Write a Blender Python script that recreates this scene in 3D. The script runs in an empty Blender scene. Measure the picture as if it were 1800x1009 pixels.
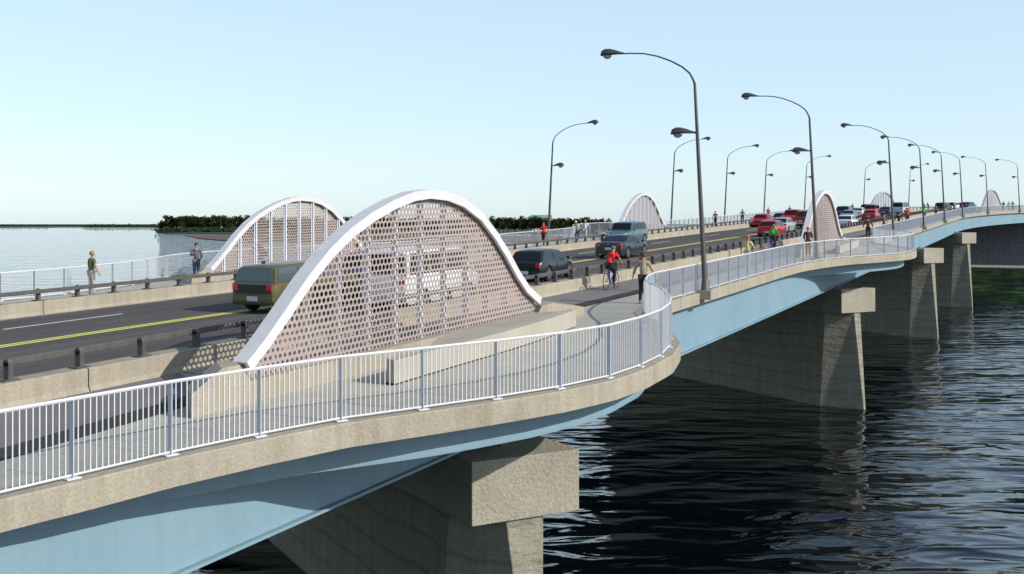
import bpy, bmesh, math, random
from mathutils import Vector, Matrix
random.seed(7)
C = bpy.context.scene.collection
PI = math.pi
CAMZ = 11.6

# ------------------------------------------------------------------ tables
def interp(x, tab):
    if x <= tab[0][0]: return tab[0][1]
    for (a, b), (c, d) in zip(tab, tab[1:]):
        if x <= c: return b + (d - b) * (x - a) / (c - a)
    return tab[-1][1]
def smooth_tab(tab, lo, hi, step, w):
    xs = []; x = lo
    while x <= hi: xs.append(x); x += step
    out = []
    for x in xs:
        ys = [interp(x + w * k / 6.0, tab) for k in range(-6, 7)]
        out.append((x, sum(ys) / len(ys)))
    return out
TH = math.radians(27.0)
S0, R = 165.0, 175.0
def head(s): return TH + max(0, (s - S0) / R)
SS = []
x = -60 * math.sin(TH); y = -60 * math.cos(TH); s = -60.0
while s < 320:
    SS.append((s, x, y)); h = head(s + .5)
    x += math.sin(h); y += math.cos(h); s += 1
ZR = [(-60, -5.5), (0, -3.72), (10, -3.44), (20, -3.14), (41, -2.62), (63, -2.0), (78, -1.56), (100, -.92), (127, -.15),
      (154, .65), (182, 1.45), (206, 2.1), (236, 2.75), (270, 3.1), (320, 2.9)]
ZT = smooth_tab(ZR, -50, 300, 2, 6)
def zd(s): return interp(s, ZT) + CAMZ
def frame(s):
    i = min(max(int(math.floor(s + 60)), 0), len(SS) - 2); f = s + 60 - i
    a, b = SS[i], SS[i + 1]
    th = head(s)
    return Vector((a[1] + (b[1] - a[1]) * f, a[2] + (b[2] - a[2]) * f, 0)), Vector((math.cos(th), -math.sin(th), 0)), Vector((math.sin(th), math.cos(th), 0))
def B(s, t, h=0.0):
    p, n, u = frame(s)
    return Vector((p.x + n.x * t, p.y + n.y * t, zd(s) + h))
def rotz_at(s):
    th = head(s); return math.atan2(math.cos(th), math.sin(th))
def grade(s): return (zd(s + 1) - zd(s - 1)) / 2
BG = [(-17, 0), (-14, .1), (-12.3, .25), (-11.4, .45), (-9.9, .7), (-8.4, 1.1), (-6.9, 1.6), (-5.6, 2.35), (-4.2, 3.1), (-2.9, 3.7), (-1.5, 4.12), (0, 4.25),
      (2, 4.15), (4, 3.7), (7.4, 2.25), (9, 1.3), (10.7, .5), (13, 0)]
NEAR_T = -12.15; FAR_T = -35.3
NB = (21.4, 70.3); FB = (42.5, 91.6)
def tn(s): return NEAR_T + sum(interp(s - c, BG) for c in NB)
def tf(s): return FAR_T - sum(interp(s - c, BG) for c in FB)

# ------------------------------------------------------------------ tagging
def tag(o, label=None, cat=None, group=None, kind=None):
    if label: o['label'] = label
    if cat: o['category'] = cat
    if group: o['group'] = group
    if kind: o['kind'] = kind
    return o
def empty(name, loc=(0, 0, 0), rz=0, label=None, cat=None, group=None, pitch=0):
    o = bpy.data.objects.new(name, None); C.objects.link(o)
    o.location = loc; o.rotation_euler = (0, -pitch, rz)
    return tag(o, label, cat, group)
class MB:
    def __init__(s): s.v = []; s.f = []; s.m = []
    def add(s, vs, fs, m=0):
        k = len(s.v); s.v += [Vector(a) for a in vs]
        for f in fs: s.f.append([i + k for i in f]); s.m.append(m)
        return s
    def box(s, c, d, rz=0, m=0, M=None):
        c = Vector(c); hx, hy, hz = d[0] / 2, d[1] / 2, d[2] / 2
        Rm = M if M else Matrix.Rotation(rz, 3, 'Z')
        vs = [c + Rm @ Vector((a * hx, b * hy, e * hz)) for a in (-1, 1) for b in (-1, 1) for e in (-1, 1)]
        return s.add(vs, [(0, 1, 3, 2), (4, 6, 7, 5), (0, 4, 5, 1), (2, 3, 7, 6), (0, 2, 6, 4), (1, 5, 7, 3)], m)
    def bar(s, a, b, w, h, m=0, up=Vector((0, 0, 1))):      # rectangular bar from a to b
        a = Vector(a); b = Vector(b); d = (b - a).normalized()
        if abs(d.dot(up)) > .98: up = Vector((1, 0, 0))
        r = d.cross(up).normalized(); q = r.cross(d)
        vs = [p + r * i * w / 2 + q * j * h / 2 for p in (a, b) for i, j in ((-1, -1), (1, -1), (1, 1), (-1, 1))]
        return s.add(vs, [(0, 1, 2, 3), (7, 6, 5, 4), (0, 4, 5, 1), (1, 5, 6, 2), (2, 6, 7, 3), (3, 7, 4, 0)], m)
    def tube(s, pts, rs, n=8, m=0, cap=True):
        pts = [Vector(p) for p in pts]
        if not isinstance(rs, (list, tuple)): rs = [rs] * len(pts)
        prev = None; rings = []
        for i, p in enumerate(pts):
            d = (pts[min(i + 1, len(pts) - 1)] - pts[max(i - 1, 0)]).normalized()
            if prev is None:
                r = d.cross(Vector((0, 0, 1)) if abs(d.z) < .9 else Vector((1, 0, 0))).normalized()
            else: r = (prev - d * prev.dot(d)).normalized()
            prev = r; q = d.cross(r)
            rings.append([p + (r * math.cos(2 * PI * k / n) + q * math.sin(2 * PI * k / n)) * rs[i] for k in range(n)])
        vs = [v for r_ in rings for v in r_]
        fs = [(i * n + k, i * n + (k + 1) % n, (i + 1) * n + (k + 1) % n, (i + 1) * n + k) for i in range(len(pts) - 1) for k in range(n)]
        if cap: fs += [tuple(range(n))[::-1], tuple(range((len(pts) - 1) * n, len(pts) * n))]
        return s.add(vs, fs, m)
    def loft(s, rings, closed=True, cap=True, m=0):
        n = len(rings[0]); vs = [v for r_ in rings for v in r_]
        kk = range(n) if closed else range(n - 1)
        fs = [(i * n + k, i * n + (k + 1) % n, (i + 1) * n + (k + 1) % n, (i + 1) * n + k) for i in range(len(rings) - 1) for k in kk]
        if cap and closed: fs += [tuple(range(n))[::-1], tuple(range((len(rings) - 1) * n, len(rings) * n))]
        return s.add(vs, fs, m)
    def ell(s, c, r, nu=12, nv=8, m=0, fn=None):
        vs = []; c = Vector(c)
        for j in range(nv + 1):
            ph = PI * j / nv
            for i in range(nu):
                a = 2 * PI * i / nu
                d = Vector((math.sin(ph) * math.cos(a), math.sin(ph) * math.sin(a), math.cos(ph)))
                p = Vector((d.x * r[0], d.y * r[1], d.z * r[2]))
                if fn: p = fn(p, d)
                vs.append(c + p)
        fs = [(j * nu + i, (j + 1) * nu + i, (j + 1) * nu + (i + 1) % nu, j * nu + (i + 1) % nu) for j in range(nv) for i in range(nu)]
        return s.add(vs, fs, m)
    def mesh(s, name, mats, smooth=False, origin=None, angle=None):
        me = bpy.data.meshes.new(name)
        o = Vector(origin) if origin is not None else Vector((0, 0, 0))
        me.from_pydata([tuple(v - o) for v in s.v], [], s.f)
        if not isinstance(mats, (list, tuple)): mats = [mats]
        for mm in mats: me.materials.append(mm)
        me.polygons.foreach_set('material_index', s.m)
        if smooth: me.polygons.foreach_set('use_smooth', [True] * len(me.polygons))
        bm = bmesh.new(); bm.from_mesh(me)
        bmesh.ops.remove_doubles(bm, verts=bm.verts, dist=1e-5)
        bmesh.ops.recalc_face_normals(bm, faces=bm.faces)
        if smooth and angle:
            for e in bm.edges:
                if len(e.link_faces) == 2 and e.calc_face_angle(0) > math.radians(angle): e.smooth = False
        bm.to_mesh(me); bm.free()
        return me
    def build(s, name, mats, parent=None, smooth=False, angle=40, bevel=0, world=False):
        """local coordinates of the parent, or world ones (world=True: the parent's location is taken off)"""
        org = parent.location if (parent and world) else None
        me = s.mesh(name, mats, smooth, org, angle)
        o = bpy.data.objects.new(name, me); C.objects.link(o)
        if parent: o.parent = parent
        if bevel:
            b = o.modifiers.new('bevel', 'BEVEL'); b.width = bevel; b.segments = 2; b.limit_method = 'ANGLE'
        return o
def copy_tree(o, parent=None, swap=None):
    c = o.copy(); C.objects.link(c)
    if parent: c.parent = parent
    if swap and c.type == 'MESH':
        for sl in c.material_slots:
            if sl.material and sl.material.name in swap:
                m = swap[sl.material.name]; sl.link = 'OBJECT'; sl.material = m
    for ch in list(o.children): copy_tree(ch, c, swap)
    return c

# ------------------------------------------------------------------ materials
def nodes(name):
    m = bpy.data.materials.new(name); m.use_nodes = True
    nt = m.node_tree; bs = nt.nodes['Principled BSDF']
    return m, nt, bs
def coord(nt, scale=(1, 1, 1), rot=(0, 0, 0)):
    tc = nt.nodes.new('ShaderNodeTexCoord'); mp = nt.nodes.new('ShaderNodeMapping')
    if rot != (0, 0, 0): mp.vector_type = 'TEXTURE'; scale = tuple(1 / a for a in scale)
    mp.inputs['Scale'].default_value = scale; mp.inputs['Rotation'].default_value = rot
    nt.links.new(tc.outputs['Object'], mp.inputs['Vector']); return mp.outputs['Vector']
def noise(nt, vec, scale, detail=4, rough=.55, dist=0):
    n = nt.nodes.new('ShaderNodeTexNoise'); n.inputs['Scale'].default_value = scale
    n.inputs['Detail'].default_value = detail; n.inputs['Roughness'].default_value = rough; n.inputs['Distortion'].default_value = dist
    nt.links.new(vec, n.inputs['Vector']); return n.outputs['Fac']
def ramp(nt, fac, stops):
    r = nt.nodes.new('ShaderNodeValToRGB'); e = r.color_ramp.elements
    while len(e) < len(stops): e.new(.5)
    for el, (p, c) in zip(e, stops): el.position = p; el.color = (*c, 1)
    nt.links.new(fac, r.inputs['Fac']); return r.outputs['Color']
def mixc(nt, fac, a, b, mode='MIX'):
    m = nt.nodes.new('ShaderNodeMix'); m.data_type = 'RGBA'; m.blend_type = mode
    for sock, v in ((m.inputs[0], fac), (m.inputs[6], a), (m.inputs[7], b)):
        if isinstance(v, (int, float)): sock.default_value = v
        elif isinstance(v, tuple): sock.default_value = (*v, 1)
        else: nt.links.new(v, sock)
    return m.outputs[2]
def bump(nt, bs, fac, strength, dist=.02, prev=None):
    b = nt.nodes.new('ShaderNodeBump'); b.inputs['Strength'].default_value = strength; b.inputs['Distance'].default_value = dist
    nt.links.new(fac, b.inputs['Height'])
    if prev: nt.links.new(prev, b.inputs['Normal'])
    nt.links.new(b.outputs['Normal'], bs.inputs['Normal']); return b.outputs['Normal']
def plain(name, col, rough=.5, metal=0, coat=0, var=0, spec=None):
    m, nt, bs = nodes(name)
    bs.inputs['Roughness'].default_value = rough; bs.inputs['Metallic'].default_value = metal; bs.inputs['Coat Weight'].default_value = coat
    if spec is not None: bs.inputs['Specular IOR Level'].default_value = spec
    v = coord(nt); n = noise(nt, v, 6)
    k = var or .06
    c = ramp(nt, n, [(.3, tuple(a * (1 - k) for a in col)), (.7, tuple(min(1, a * (1 + k)) for a in col))])
    nt.links.new(c, bs.inputs['Base Color'])
    return m
def concrete(name, col, big=.12, fine=.18, bstr=.35, bscale=28, streak=False, lines=False, bdist=.02):
    m, nt, bs = nodes(name); bs.inputs['Roughness'].default_value = .9; bs.inputs['Specular IOR Level'].default_value = .2
    v = coord(nt)
    a = ramp(nt, noise(nt, v, .7, 6, .6), [(.3, tuple(x * (1 - big) for x in col)), (.7, tuple(x * (1 + big) for x in col))])
    f = ramp(nt, noise(nt, v, bscale, 5, .7), [(.3, (1 - fine,) * 3), (.7, (1 + fine * .6,) * 3)])
    c = mixc(nt, 1.0, a, f, 'MULTIPLY')
    if streak:
        vs = coord(nt, (3.5, 3.5, .25)); st = ramp(nt, noise(nt, vs, 1.2, 5, .6), [(.35, (.8, .78, .74)), (.6, (1, 1, 1))])
        c = mixc(nt, .7, c, st, 'MULTIPLY')
    n1 = noise(nt, v, bscale * .6, 6, .65)
    if lines:
        w = nt.nodes.new('ShaderNodeTexWave'); w.wave_type = 'BANDS'; w.bands_direction = 'Z'
        w.inputs['Scale'].default_value = .36; w.inputs['Distortion'].default_value = 2.4; w.inputs['Detail'].default_value = 3; w.inputs['Detail Scale'].default_value = .8
        nt.links.new(v, w.inputs['Vector'])
        lw = ramp(nt, w.outputs['Fac'], [(0, (.74, .73, .70)), (.08, (1, 1, 1))])
        c = mixc(nt, .8, c, lw, 'MULTIPLY')
        vz = coord(nt, (.6, .6, 2.6)); h2 = noise(nt, vz, 1.1, 6, .6)
        p = bump(nt, bs, h2, .8, .25)
        bump(nt, bs, n1, bstr, .05, p)
    else: bump(nt, bs, n1, bstr, bdist)
    nt.links.new(c, bs.inputs['Base Color'])
    return m
M = {}
M['conc'] = concrete('beige_concrete', (.40, .36, .285), bscale=30, streak=True, bstr=.6, fine=.26, bdist=.03)
M['conc_rough'] = concrete('rough_cap_concrete', (.37, .34, .275), bstr=1.0, bscale=16, bdist=.06, big=.14, fine=.25)
M['conc_pier'] = concrete('pier_concrete', (.32, .30, .24), bstr=.8, streak=True, bscale=9, lines=True)
M['plinth'] = concrete('plinth_concrete', (.40, .375, .315), bscale=40)
M['white_rail'] = plain('white_painted_steel', (.66, .66, .68), .4)
M['shaded_post'] = plain('shade_tinted_post', (.50, .54, .60), .45)  # blue-grey shade of the post faces is put into their base colour
M['white_rib'] = plain('white_arch_paint', (.61, .60, .61), .55)
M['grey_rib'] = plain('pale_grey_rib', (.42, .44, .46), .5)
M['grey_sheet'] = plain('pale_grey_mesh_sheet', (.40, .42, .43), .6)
M['mull'] = plain('pale_grey_mullion', (.74, .76, .82), .4)
M['panel'] = plain('pinkish_beige_perforated_sheet', (.365, .30, .275), .55, spec=.3)
M['dark_metal'] = plain('dark_weathered_guard_metal', (.105, .095, .09), .55, .2, var=.2)
M['lamp_metal'] = plain('dark_grey_lamp_metal', (.085, .08, .078), .45, .3, var=.15)
M['lens'] = plain('clear_lamp_glass', (.35, .36, .33), .1)
M['bearing'] = plain('dark_bearing_steel', (.10, .085, .075), .6)
M['yellow'] = plain('yellow_road_paint', (.84, .77, .12), .7, var=.08)
M['white_paint'] = plain('white_road_paint', (.62, .62, .60), .7, var=.15)
M['seeglass'] = plain('pale_smoked_glass', (.075, .10, .115), .1, 0, .3)
M['tyre'] = plain('black_rubber', (.018, .018, .018), .85)
M['rim'] = plain('silver_alloy_rim', (.45, .45, .44), .3, .8)
M['glass'] = plain('dark_tinted_glass', (.012, .016, .02), .08, 0, 0, spec=.28)
M['paleglass'] = plain('pale_reflecting_glass', (.10, .14, .16), .06, 0, .5)
M['black'] = plain('black_plastic', (.015, .015, .016), .5)
M['redlamp'] = plain('red_lamp_plastic', (.55, .01, .008), .2, 0, .5)
M['clearlamp'] = plain('clear_lamp_plastic', (.7, .7, .68), .12, 0, .5)
M['plate'] = plain('pale_number_plate', (.5, .52, .6), .5)
M['chrome'] = plain('chrome_trim', (.6, .6, .6), .15, 1)
M['gap_shade'] = plain('painted_gap_shade', (.02, .018, .015), .9)  # near-black colour stands in for the shade in the gap under the bench
M['skin'] = plain('skin', (.45, .24, .16), .6)
M['eye'] = plain('eye', (.03, .02, .02), .3)
M['bark'] = plain('dark_bark', (.05, .04, .028), .9, var=.3)
M['roofgreen'] = plain('green_metal_roof', (.18, .30, .24), .6)
M['wallpale'] = plain('pale_wall', (.5, .46, .42), .8)
def paint(name, col):
    if name not in M: M[name] = plain(name, col, .3, .1, .25, var=.03)
    return M[name]
def cloth(name, col):
    if name not in M:
        M[name] = m = plain(name, col, .85, var=.12); nt = m.node_tree
        bump(nt, nt.nodes['Principled BSDF'], noise(nt, coord(nt, (9, 9, 4)), 1.4, 4, .6, 1.5), .8, .04)
    return M[name]
def steel_blue():
    m, nt, bs = nodes('pale_blue_girder_paint'); bs.inputs['Roughness'].default_value = .55
    v = coord(nt)
    a = ramp(nt, noise(nt, v, .35, 5, .6), [(.3, (.185, .30, .375)), (.7, (.22, .34, .41))])
    f = ramp(nt, noise(nt, v, 60, 3, .8), [(.35, (.86, .86, .86)), (.65, (1.08, 1.08, 1.08))])
    vs = coord(nt, (3, 3, .3)); st = ramp(nt, noise(nt, vs, 1.0, 4, .6), [(.3, (.88, .88, .87)), (.55, (1, 1, 1))])
    c = mixc(nt, 1.0, a, f, 'MULTIPLY'); c = mixc(nt, .6, c, st, 'MULTIPLY')
    nt.links.new(c, bs.inputs['Base Color']); bump(nt, bs, noise(nt, v, 40, 3, .7), .12, .01)
    return m
M['blue'] = steel_blue()
def asphalt(name, col, streaks=.25):
    m, nt, bs = nodes(name); bs.inputs['Roughness'].default_value = .92; bs.inputs['Specular IOR Level'].default_value = .25
    v = coord(nt); vs = coord(nt, (.012, 1.0, 1), (0, 0, rotz_at(50)))
    # streaks run along the road
    a = ramp(nt, noise(nt, vs, 1.1, 5, .6), [(.3, tuple(x * (1 - streaks) for x in col)), (.7, tuple(x * (1 + streaks) for x in col))])
    f = ramp(nt, noise(nt, v, 55, 4, .8), [(.3, (.8, .8, .8)), (.7, (1.2, 1.2, 1.2))])
    p = ramp(nt, noise(nt, v, .5, 5, .6), [(.3, (.88, .88, .88)), (.7, (1.08, 1.08, 1.08))])
    c = mixc(nt, 1.0, mixc(nt, 1.0, a, f, 'MULTIPLY'), p, 'MULTIPLY')
    nt.links.new(c, bs.inputs['Base Color']); bump(nt, bs, noise(nt, v, 70, 3, .7), .3, .01)
    return m
M['road'] = asphalt('road_asphalt', (.098, .086, .080))
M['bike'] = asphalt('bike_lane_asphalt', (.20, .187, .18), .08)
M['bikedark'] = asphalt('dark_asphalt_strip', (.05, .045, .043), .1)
def paving():
    m, nt, bs = nodes('grey_paving'); bs.inputs['Roughness'].default_value = .9; bs.inputs['Specular IOR Level'].default_value = .2
    v = coord(nt, (1, 1, 1), (0, 0, rotz_at(20)))
    b = nt.nodes.new('ShaderNodeTexBrick'); b.inputs['Scale'].default_value = 1
    b.inputs['Brick Width'].default_value = .4; b.inputs['Row Height'].default_value = .13; b.inputs['Mortar Size'].default_value = .008
    b.inputs['Color1'].default_value = (.47, .445, .375, 1); b.inputs['Color2'].default_value = (.43, .41, .35, 1); b.inputs['Mortar'].default_value = (.31, .30, .26, 1)
    nt.links.new(v, b.inputs['Vector'])
    f = ramp(nt, noise(nt, coord(nt), 30, 5, .75), [(.3, (.8, .8, .8)), (.7, (1.15, 1.15, 1.15))])
    g = ramp(nt, noise(nt, coord(nt), .8, 5, .6), [(.3, (.9, .9, .9)), (.7, (1.08, 1.08, 1.08))])
    c = mixc(nt, 1.0, mixc(nt, 1.0, b.outputs['Color'], f, 'MULTIPLY'), g, 'MULTIPLY')
    nt.links.new(c, bs.inputs['Base Color']); bump(nt, bs, noise(nt, coord(nt), 40, 4, .7), .3, .01)
    return m
M['paving'] = paving()
def water():
    m, nt, bs = nodes('river_water')
    bs.inputs['Base Color'].default_value = (.0006, .0014, .003, 1); bs.inputs['Roughness'].default_value = .015
    bs.inputs['IOR'].default_value = 1.52; bs.inputs['Specular Tint'].default_value = (.72, .87, 1, 1)
    v1 = coord(nt, (.30, .62, 1)); v2 = coord(nt, (1.2, 2.2, 1)); v3 = coord(nt, (.07, .13, 1))
    n1 = noise(nt, v1, 1.0, 2, .35, .8); n2 = noise(nt, v2, 1.0, 4, .55, .5); n3 = noise(nt, v3, 1.0, 3, .5)
    p = bump(nt, bs, n3, 1.0, .9)
    p = bump(nt, bs, n1, 1.0, .25, p)
    bump(nt, bs, n2, 1.0, .012, p)
    return m
M['water'] = water()
def grassm():
    m, nt, bs = nodes('grass_bank'); bs.inputs['Roughness'].default_value = .95
    v = coord(nt)
    c = ramp(nt, noise(nt, v, .25, 6, .7), [(.45, (.003, .007, .004)), (.56, (.012, .034, .009)), (.70, (.045, .11, .018))])
    nt.links.new(c, bs.inputs['Base Color']); bs.inputs['Specular IOR Level'].default_value = .1; bump(nt, bs, noise(nt, v, 1.5, 6, .7), .9, .5)
    return m
M['grass'] = grassm()
def stonem():
    m, nt, bs = nodes('abutment_blocks'); bs.inputs['Roughness'].default_value = .9
    v = coord(nt, (1, 1, .62))
    vo = nt.nodes.new('ShaderNodeTexVoronoi'); vo.feature = 'DISTANCE_TO_EDGE'; vo.inputs['Scale'].default_value = 2.0; vo.inputs['Randomness'].default_value = .35
    nt.links.new(v, vo.inputs['Vector'])
    e = ramp(nt, vo.outputs['Distance'], [(.0, (.085, .095, .12)), (.15, (.13, .145, .18))])
    f = ramp(nt, noise(nt, coord(nt), 3, 5, .7), [(.3, (.7, .7, .7)), (.7, (1.2, 1.2, 1.2))])
    nt.links.new(mixc(nt, 1.0, e, f, 'MULTIPLY'), bs.inputs['Base Color'])
    bump(nt, bs, vo.outputs['Distance'], .6, .2)
    return m
M['stone'] = stonem()
def leafm(name, a, b):
    m, nt, bs = nodes(name); bs.inputs['Roughness'].default_value = .9; bs.inputs['Specular IOR Level'].default_value = .1
    c = ramp(nt, noise(nt, coord(nt), .5, 3), [(.35, a), (.65, b)])
    nt.links.new(c, bs.inputs['Base Color']); return m
M['leaf'] = leafm('dark_green_leaves', (.012, .022, .007), (.035, .052, .014))
M['leaf2'] = leafm('olive_green_leaves', (.022, .03, .009), (.055, .065, .016))
M['scrub'] = leafm('shore_scrub', (.012, .022, .010), (.03, .045, .016))
M['earth'] = plain('reddish_brown_earth', (.13, .065, .04), .95, var=.3)
M['shore'] = plain('dark_green_land', (.035, .055, .03), .95, var=.4)
M['gravel'] = plain('pale_gravel_ledge', (.33, .31, .29), .9, var=.2)

# ------------------------------------------------------------------ world, camera, sun
W = bpy.data.worlds.new('World'); bpy.context.scene.world = W; W.use_nodes = True
wn = W.node_tree; bg = wn.nodes['Background']
sky = wn.nodes.new('ShaderNodeTexSky'); sky.sky_type = 'NISHITA'; sky.sun_disc = False
SUN_EL = math.radians(29); SX, SY = .875, -.484
sky.sun_elevation = SUN_EL; sky.sun_rotation = math.atan2(SX, SY)
sky.altitude = 0; sky.air_density = 1.0; sky.dust_density = .6; sky.ozone_density = 2.0
# the same air, a little paler and bluer
sm = wn.nodes.new('ShaderNodeMix'); sm.data_type = 'RGBA'; tcw = wn.nodes.new('ShaderNodeTexCoord'); sx_ = wn.nodes.new('ShaderNodeSeparateXYZ'); mr = wn.nodes.new('ShaderNodeMapRange')
mr.inputs['From Min'].default_value = .16; mr.inputs['From Max'].default_value = .55; mr.inputs['To Min'].default_value = .55; mr.inputs['To Max'].default_value = .08; mr.interpolation_type = 'SMOOTHSTEP'
wn.links.new(tcw.outputs['Generated'], sx_.inputs[0]); wn.links.new(sx_.outputs['Z'], mr.inputs['Value']); wn.links.new(mr.outputs['Result'], sm.inputs[0])
sm.inputs[7].default_value = (5.3, 6.8, 7.9, 1)
wn.links.new(sky.outputs['Color'], sm.inputs[6]); wn.links.new(sm.outputs[2], bg.inputs['Color']); bg.inputs['Strength'].default_value = .15
sd = bpy.data.lights.new('sun', 'SUN'); sd.energy = 4.2; sd.angle = math.radians(.5); sd.color = (1, .94, .85)
so = bpy.data.objects.new('sun', sd); C.objects.link(so)
hd = Vector((SX, SY, 0)).normalized()
sv = Vector((hd.x * math.cos(SUN_EL), hd.y * math.cos(SUN_EL), math.sin(SUN_EL)))
so.rotation_euler = sv.to_track_quat('Z', 'Y').to_euler(); so.location = sv * 100
cd = bpy.data.cameras.new('camera'); cam = bpy.data.objects.new('camera', cd); C.objects.link(cam)
cam.location = (0, 0, CAMZ); cam.rotation_euler = (PI / 2, 0, 0)
cd.sensor_width = 36; cd.sensor_fit = 'HORIZONTAL'; cd.lens = 1870 / 1800 * 36; cd.shift_y = -(504.5 - 392) / 1800
cd.clip_end = 30000; cd.clip_start = .2
bpy.context.scene.camera = cam
vs_ = bpy.context.scene.view_settings; vs_.view_transform = 'Standard'; vs_.look = 'None'; vs_.exposure = 0.0; vs_.gamma = 1

# ------------------------------------------------------------------ sweeps
def frange(a, b, d):
    n = max(1, int(round((b - a) / d))); return [a + (b - a) * i / n for i in range(n + 1)]
def ribbon(mb, ss, prof, m=0, closed=False, sk=0):
    """prof(s) -> [(t,h),...]"""
    rings = [[B(s + sk * (t - prof(s)[0][0]), t, h) for t, h in prof(s)] for s in ss]
    mb.loft(rings, closed, closed, m); return mb
def offset_line(pts, off):
    out = []
    for i, p in enumerate(pts):
        d = pts[min(i + 1, len(pts) - 1)] - pts[max(i - 1, 0)]; d.z = 0; d.normalize()
        out.append(Vector((d.y, -d.x, 0)) * off)
    return out
def sweep(mb, pts, prof, m=0):
    """closed profile [(out,h)] swept along world points; out = to the right of travel (the near side)"""
    n = offset_line(pts, 1.0)
    mb.loft([[p + q * o + Vector((0, 0, h)) for o, h in prof] for p, q in zip(pts, n)], True, True, m); return mb
SA, SB = -14, 250
ALL = frange(SA, SB, 1.0); FINE = frange(SA, 110, .5) + frange(111, SB, 1.0)

# water, shores -----------------------------------------------------
w = MB(); w.add([(-9000, -9000, 0), (9000, -9000, 0), (9000, 16000, 0), (-9000, 16000, 0)], [(0, 1, 2, 3)])
tag(w.build('water', M['water']), 'dark rippling river water running out to the horizon', 'water', kind='structure')

TE = lambda s: interp(s, [(0, -12.9), (5, -13.1), (10.3, -13.5), (13.8, -13.87), (15.5, -14.05)])
# road, lanes -------------------------------------------------------
T_NB0, T_NB1 = -16.85, -17.35; T_FB0, T_FB1 = -29.9, -30.4
def surf(name, ss, f0, f1, h, mat, label, n=1):
    mb = MB(); ribbon(mb, ss, lambda s: [(f0(s) + (f1(s) - f0(s)) * k / n, h) for k in range(n + 1)])
    return tag(mb.build(name, mat), label, name.replace('_', ' '), kind='structure')
k_ = lambda v: (lambda s: v)
ROAD = surf('road', ALL, k_(T_FB1), k_(T_NB0), 0, M['road'], 'dark asphalt carriageway crossing the bridge')
surf('bike_lane', ALL, k_(T_NB0 + .01), lambda s: TE(s) - .66, .0, M['bike'], 'grey asphalt cycle lane beside the near concrete barrier')
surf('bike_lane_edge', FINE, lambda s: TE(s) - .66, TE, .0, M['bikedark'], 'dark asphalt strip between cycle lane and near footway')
surf('sidewalk', FINE, TE, lambda s: tn(s) - .3, .0, M['paving'], 'grey paved footway swinging round the near overlooks', 4)
surf('bike_lane', ALL, k_(-33.0), k_(T_FB1 - .01), .0, M['bike'], 'grey asphalt cycle lane beside the far concrete barrier')
surf('sidewalk', FINE, lambda s: tf(s) + .3, k_(-33.0), .0, M['paving'], 'pale paved footway on the far side of the bridge', 4)
# markings: parts of the road
def strip(name, s0, s1, t0, t1, mat, h=.005):
    mb = MB(); ribbon(mb, frange(s0, s1, 2), lambda s: [(t0, h), (t1, h)]); return mb.build(name, mat, ROAD)
strip('centre_line', SA, SB, -24.45, -24.30, M['yellow']); strip('centre_line', SA, SB, -24.18, -24.03, M['yellow'])
strip('edge_line', SA, SB, -29.72, -29.62, M['white_paint']); strip('edge_line', SA, SB, -17.62, -17.52, M['white_paint'])
s = 7.0 - 14.1
while s < 235:
    strip('lane_dash', s + 14.6 - .6, s + 14.6 + 3.9, -27.52, -27.36, M['white_paint']); s += 14.1

# bridge structure ---------------------------------------------------
BR = empty('bridge', B(60, -24, -2), label='long pale blue steel girder bridge with concrete edge beams', cat='bridge')
npts = [B(s, tn(s), 0) for s in FINE]; fpts = [B(s, tf(s), 0) for s in FINE]
sweep(MB(), npts, [(-.32, -.40), (.20, -.40), (.20, -.012), (.185, .012), (-.32, .012)]).build('edge_beam', M['conc'], BR, world=True)
sweep(MB(), fpts, [(.32, -.40), (-.20, -.40), (-.20, -.012), (-.185, .012), (.32, .012)]).build('edge_beam', M['conc'], BR, world=True)
ribbon(MB(), FINE, lambda s: [(tn(s) - .25, -.05), (tn(s) - .25, -.398), (tf(s) + .25, -.398), (tf(s) + .25, -.05)], closed=True).build('deck_slab', M['conc'], BR, world=True)
GT = -12.42
ribbon(MB(), ALL, lambda s: [(GT, -.402), (GT, -2.17), (GT - .05, -2.17), (GT - .05, -.402)], closed=True).build('fascia_girder', M['blue'], BR, world=True)
ribbon(MB(), ALL, lambda s: [(GT + .12, -2.172), (GT + .12, -2.23), (GT - .5, -2.23), (GT - .5, -2.172)], closed=True).build('bottom_flange', M['blue'], BR, world=True)
for tt in (-16.5, -20.5, -24.5, -28.5, -32, -35.05):  # inner girders added to darken the underside; the outermost is the far fascia
    mb = MB(); ribbon(mb, ALL, lambda s: [(tt, -.402), (tt, -2.17), (tt - .05, -2.17), (tt - .05, -.402)], closed=True)
    ribbon(mb, ALL, lambda s: [(tt + .2, -2.172), (tt + .2, -2.23), (tt - .25, -2.23), (tt - .25, -2.172)], closed=True)
    mb.build('added_inner_girder' if tt > -35 else 'fascia_girder', M['blue'], BR, world=True)
for c in NB:
    ss = [c + d for d in frange(-9.6, 9.4, .4)]
    def pf(s, c=c):
        d = s - c; o = max(tn(s) - .58 - max(0, -d - 5) * .13, GT + .006)
        return [(o, -.401), (o, -.93), (o - .003, -.97), (GT + .004, -.97), (GT + .004, -.401)]
    ribbon(MB(), ss, pf, closed=True).build('overlook_bracket', M['blue'], BR, world=True)
for c in FB:
    ss = [c + d for d in frange(-11.2, 9.6, .6)]
    ribbon(MB(), ss, lambda s: [(min(tf(s) + .6, -35.1), -.401), (min(tf(s) + .6, -35.1), -.95), (-35.06, -1.2), (-35.06, -.401)], closed=True).build('overlook_bracket', M['blue'], BR, world=True)

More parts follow.
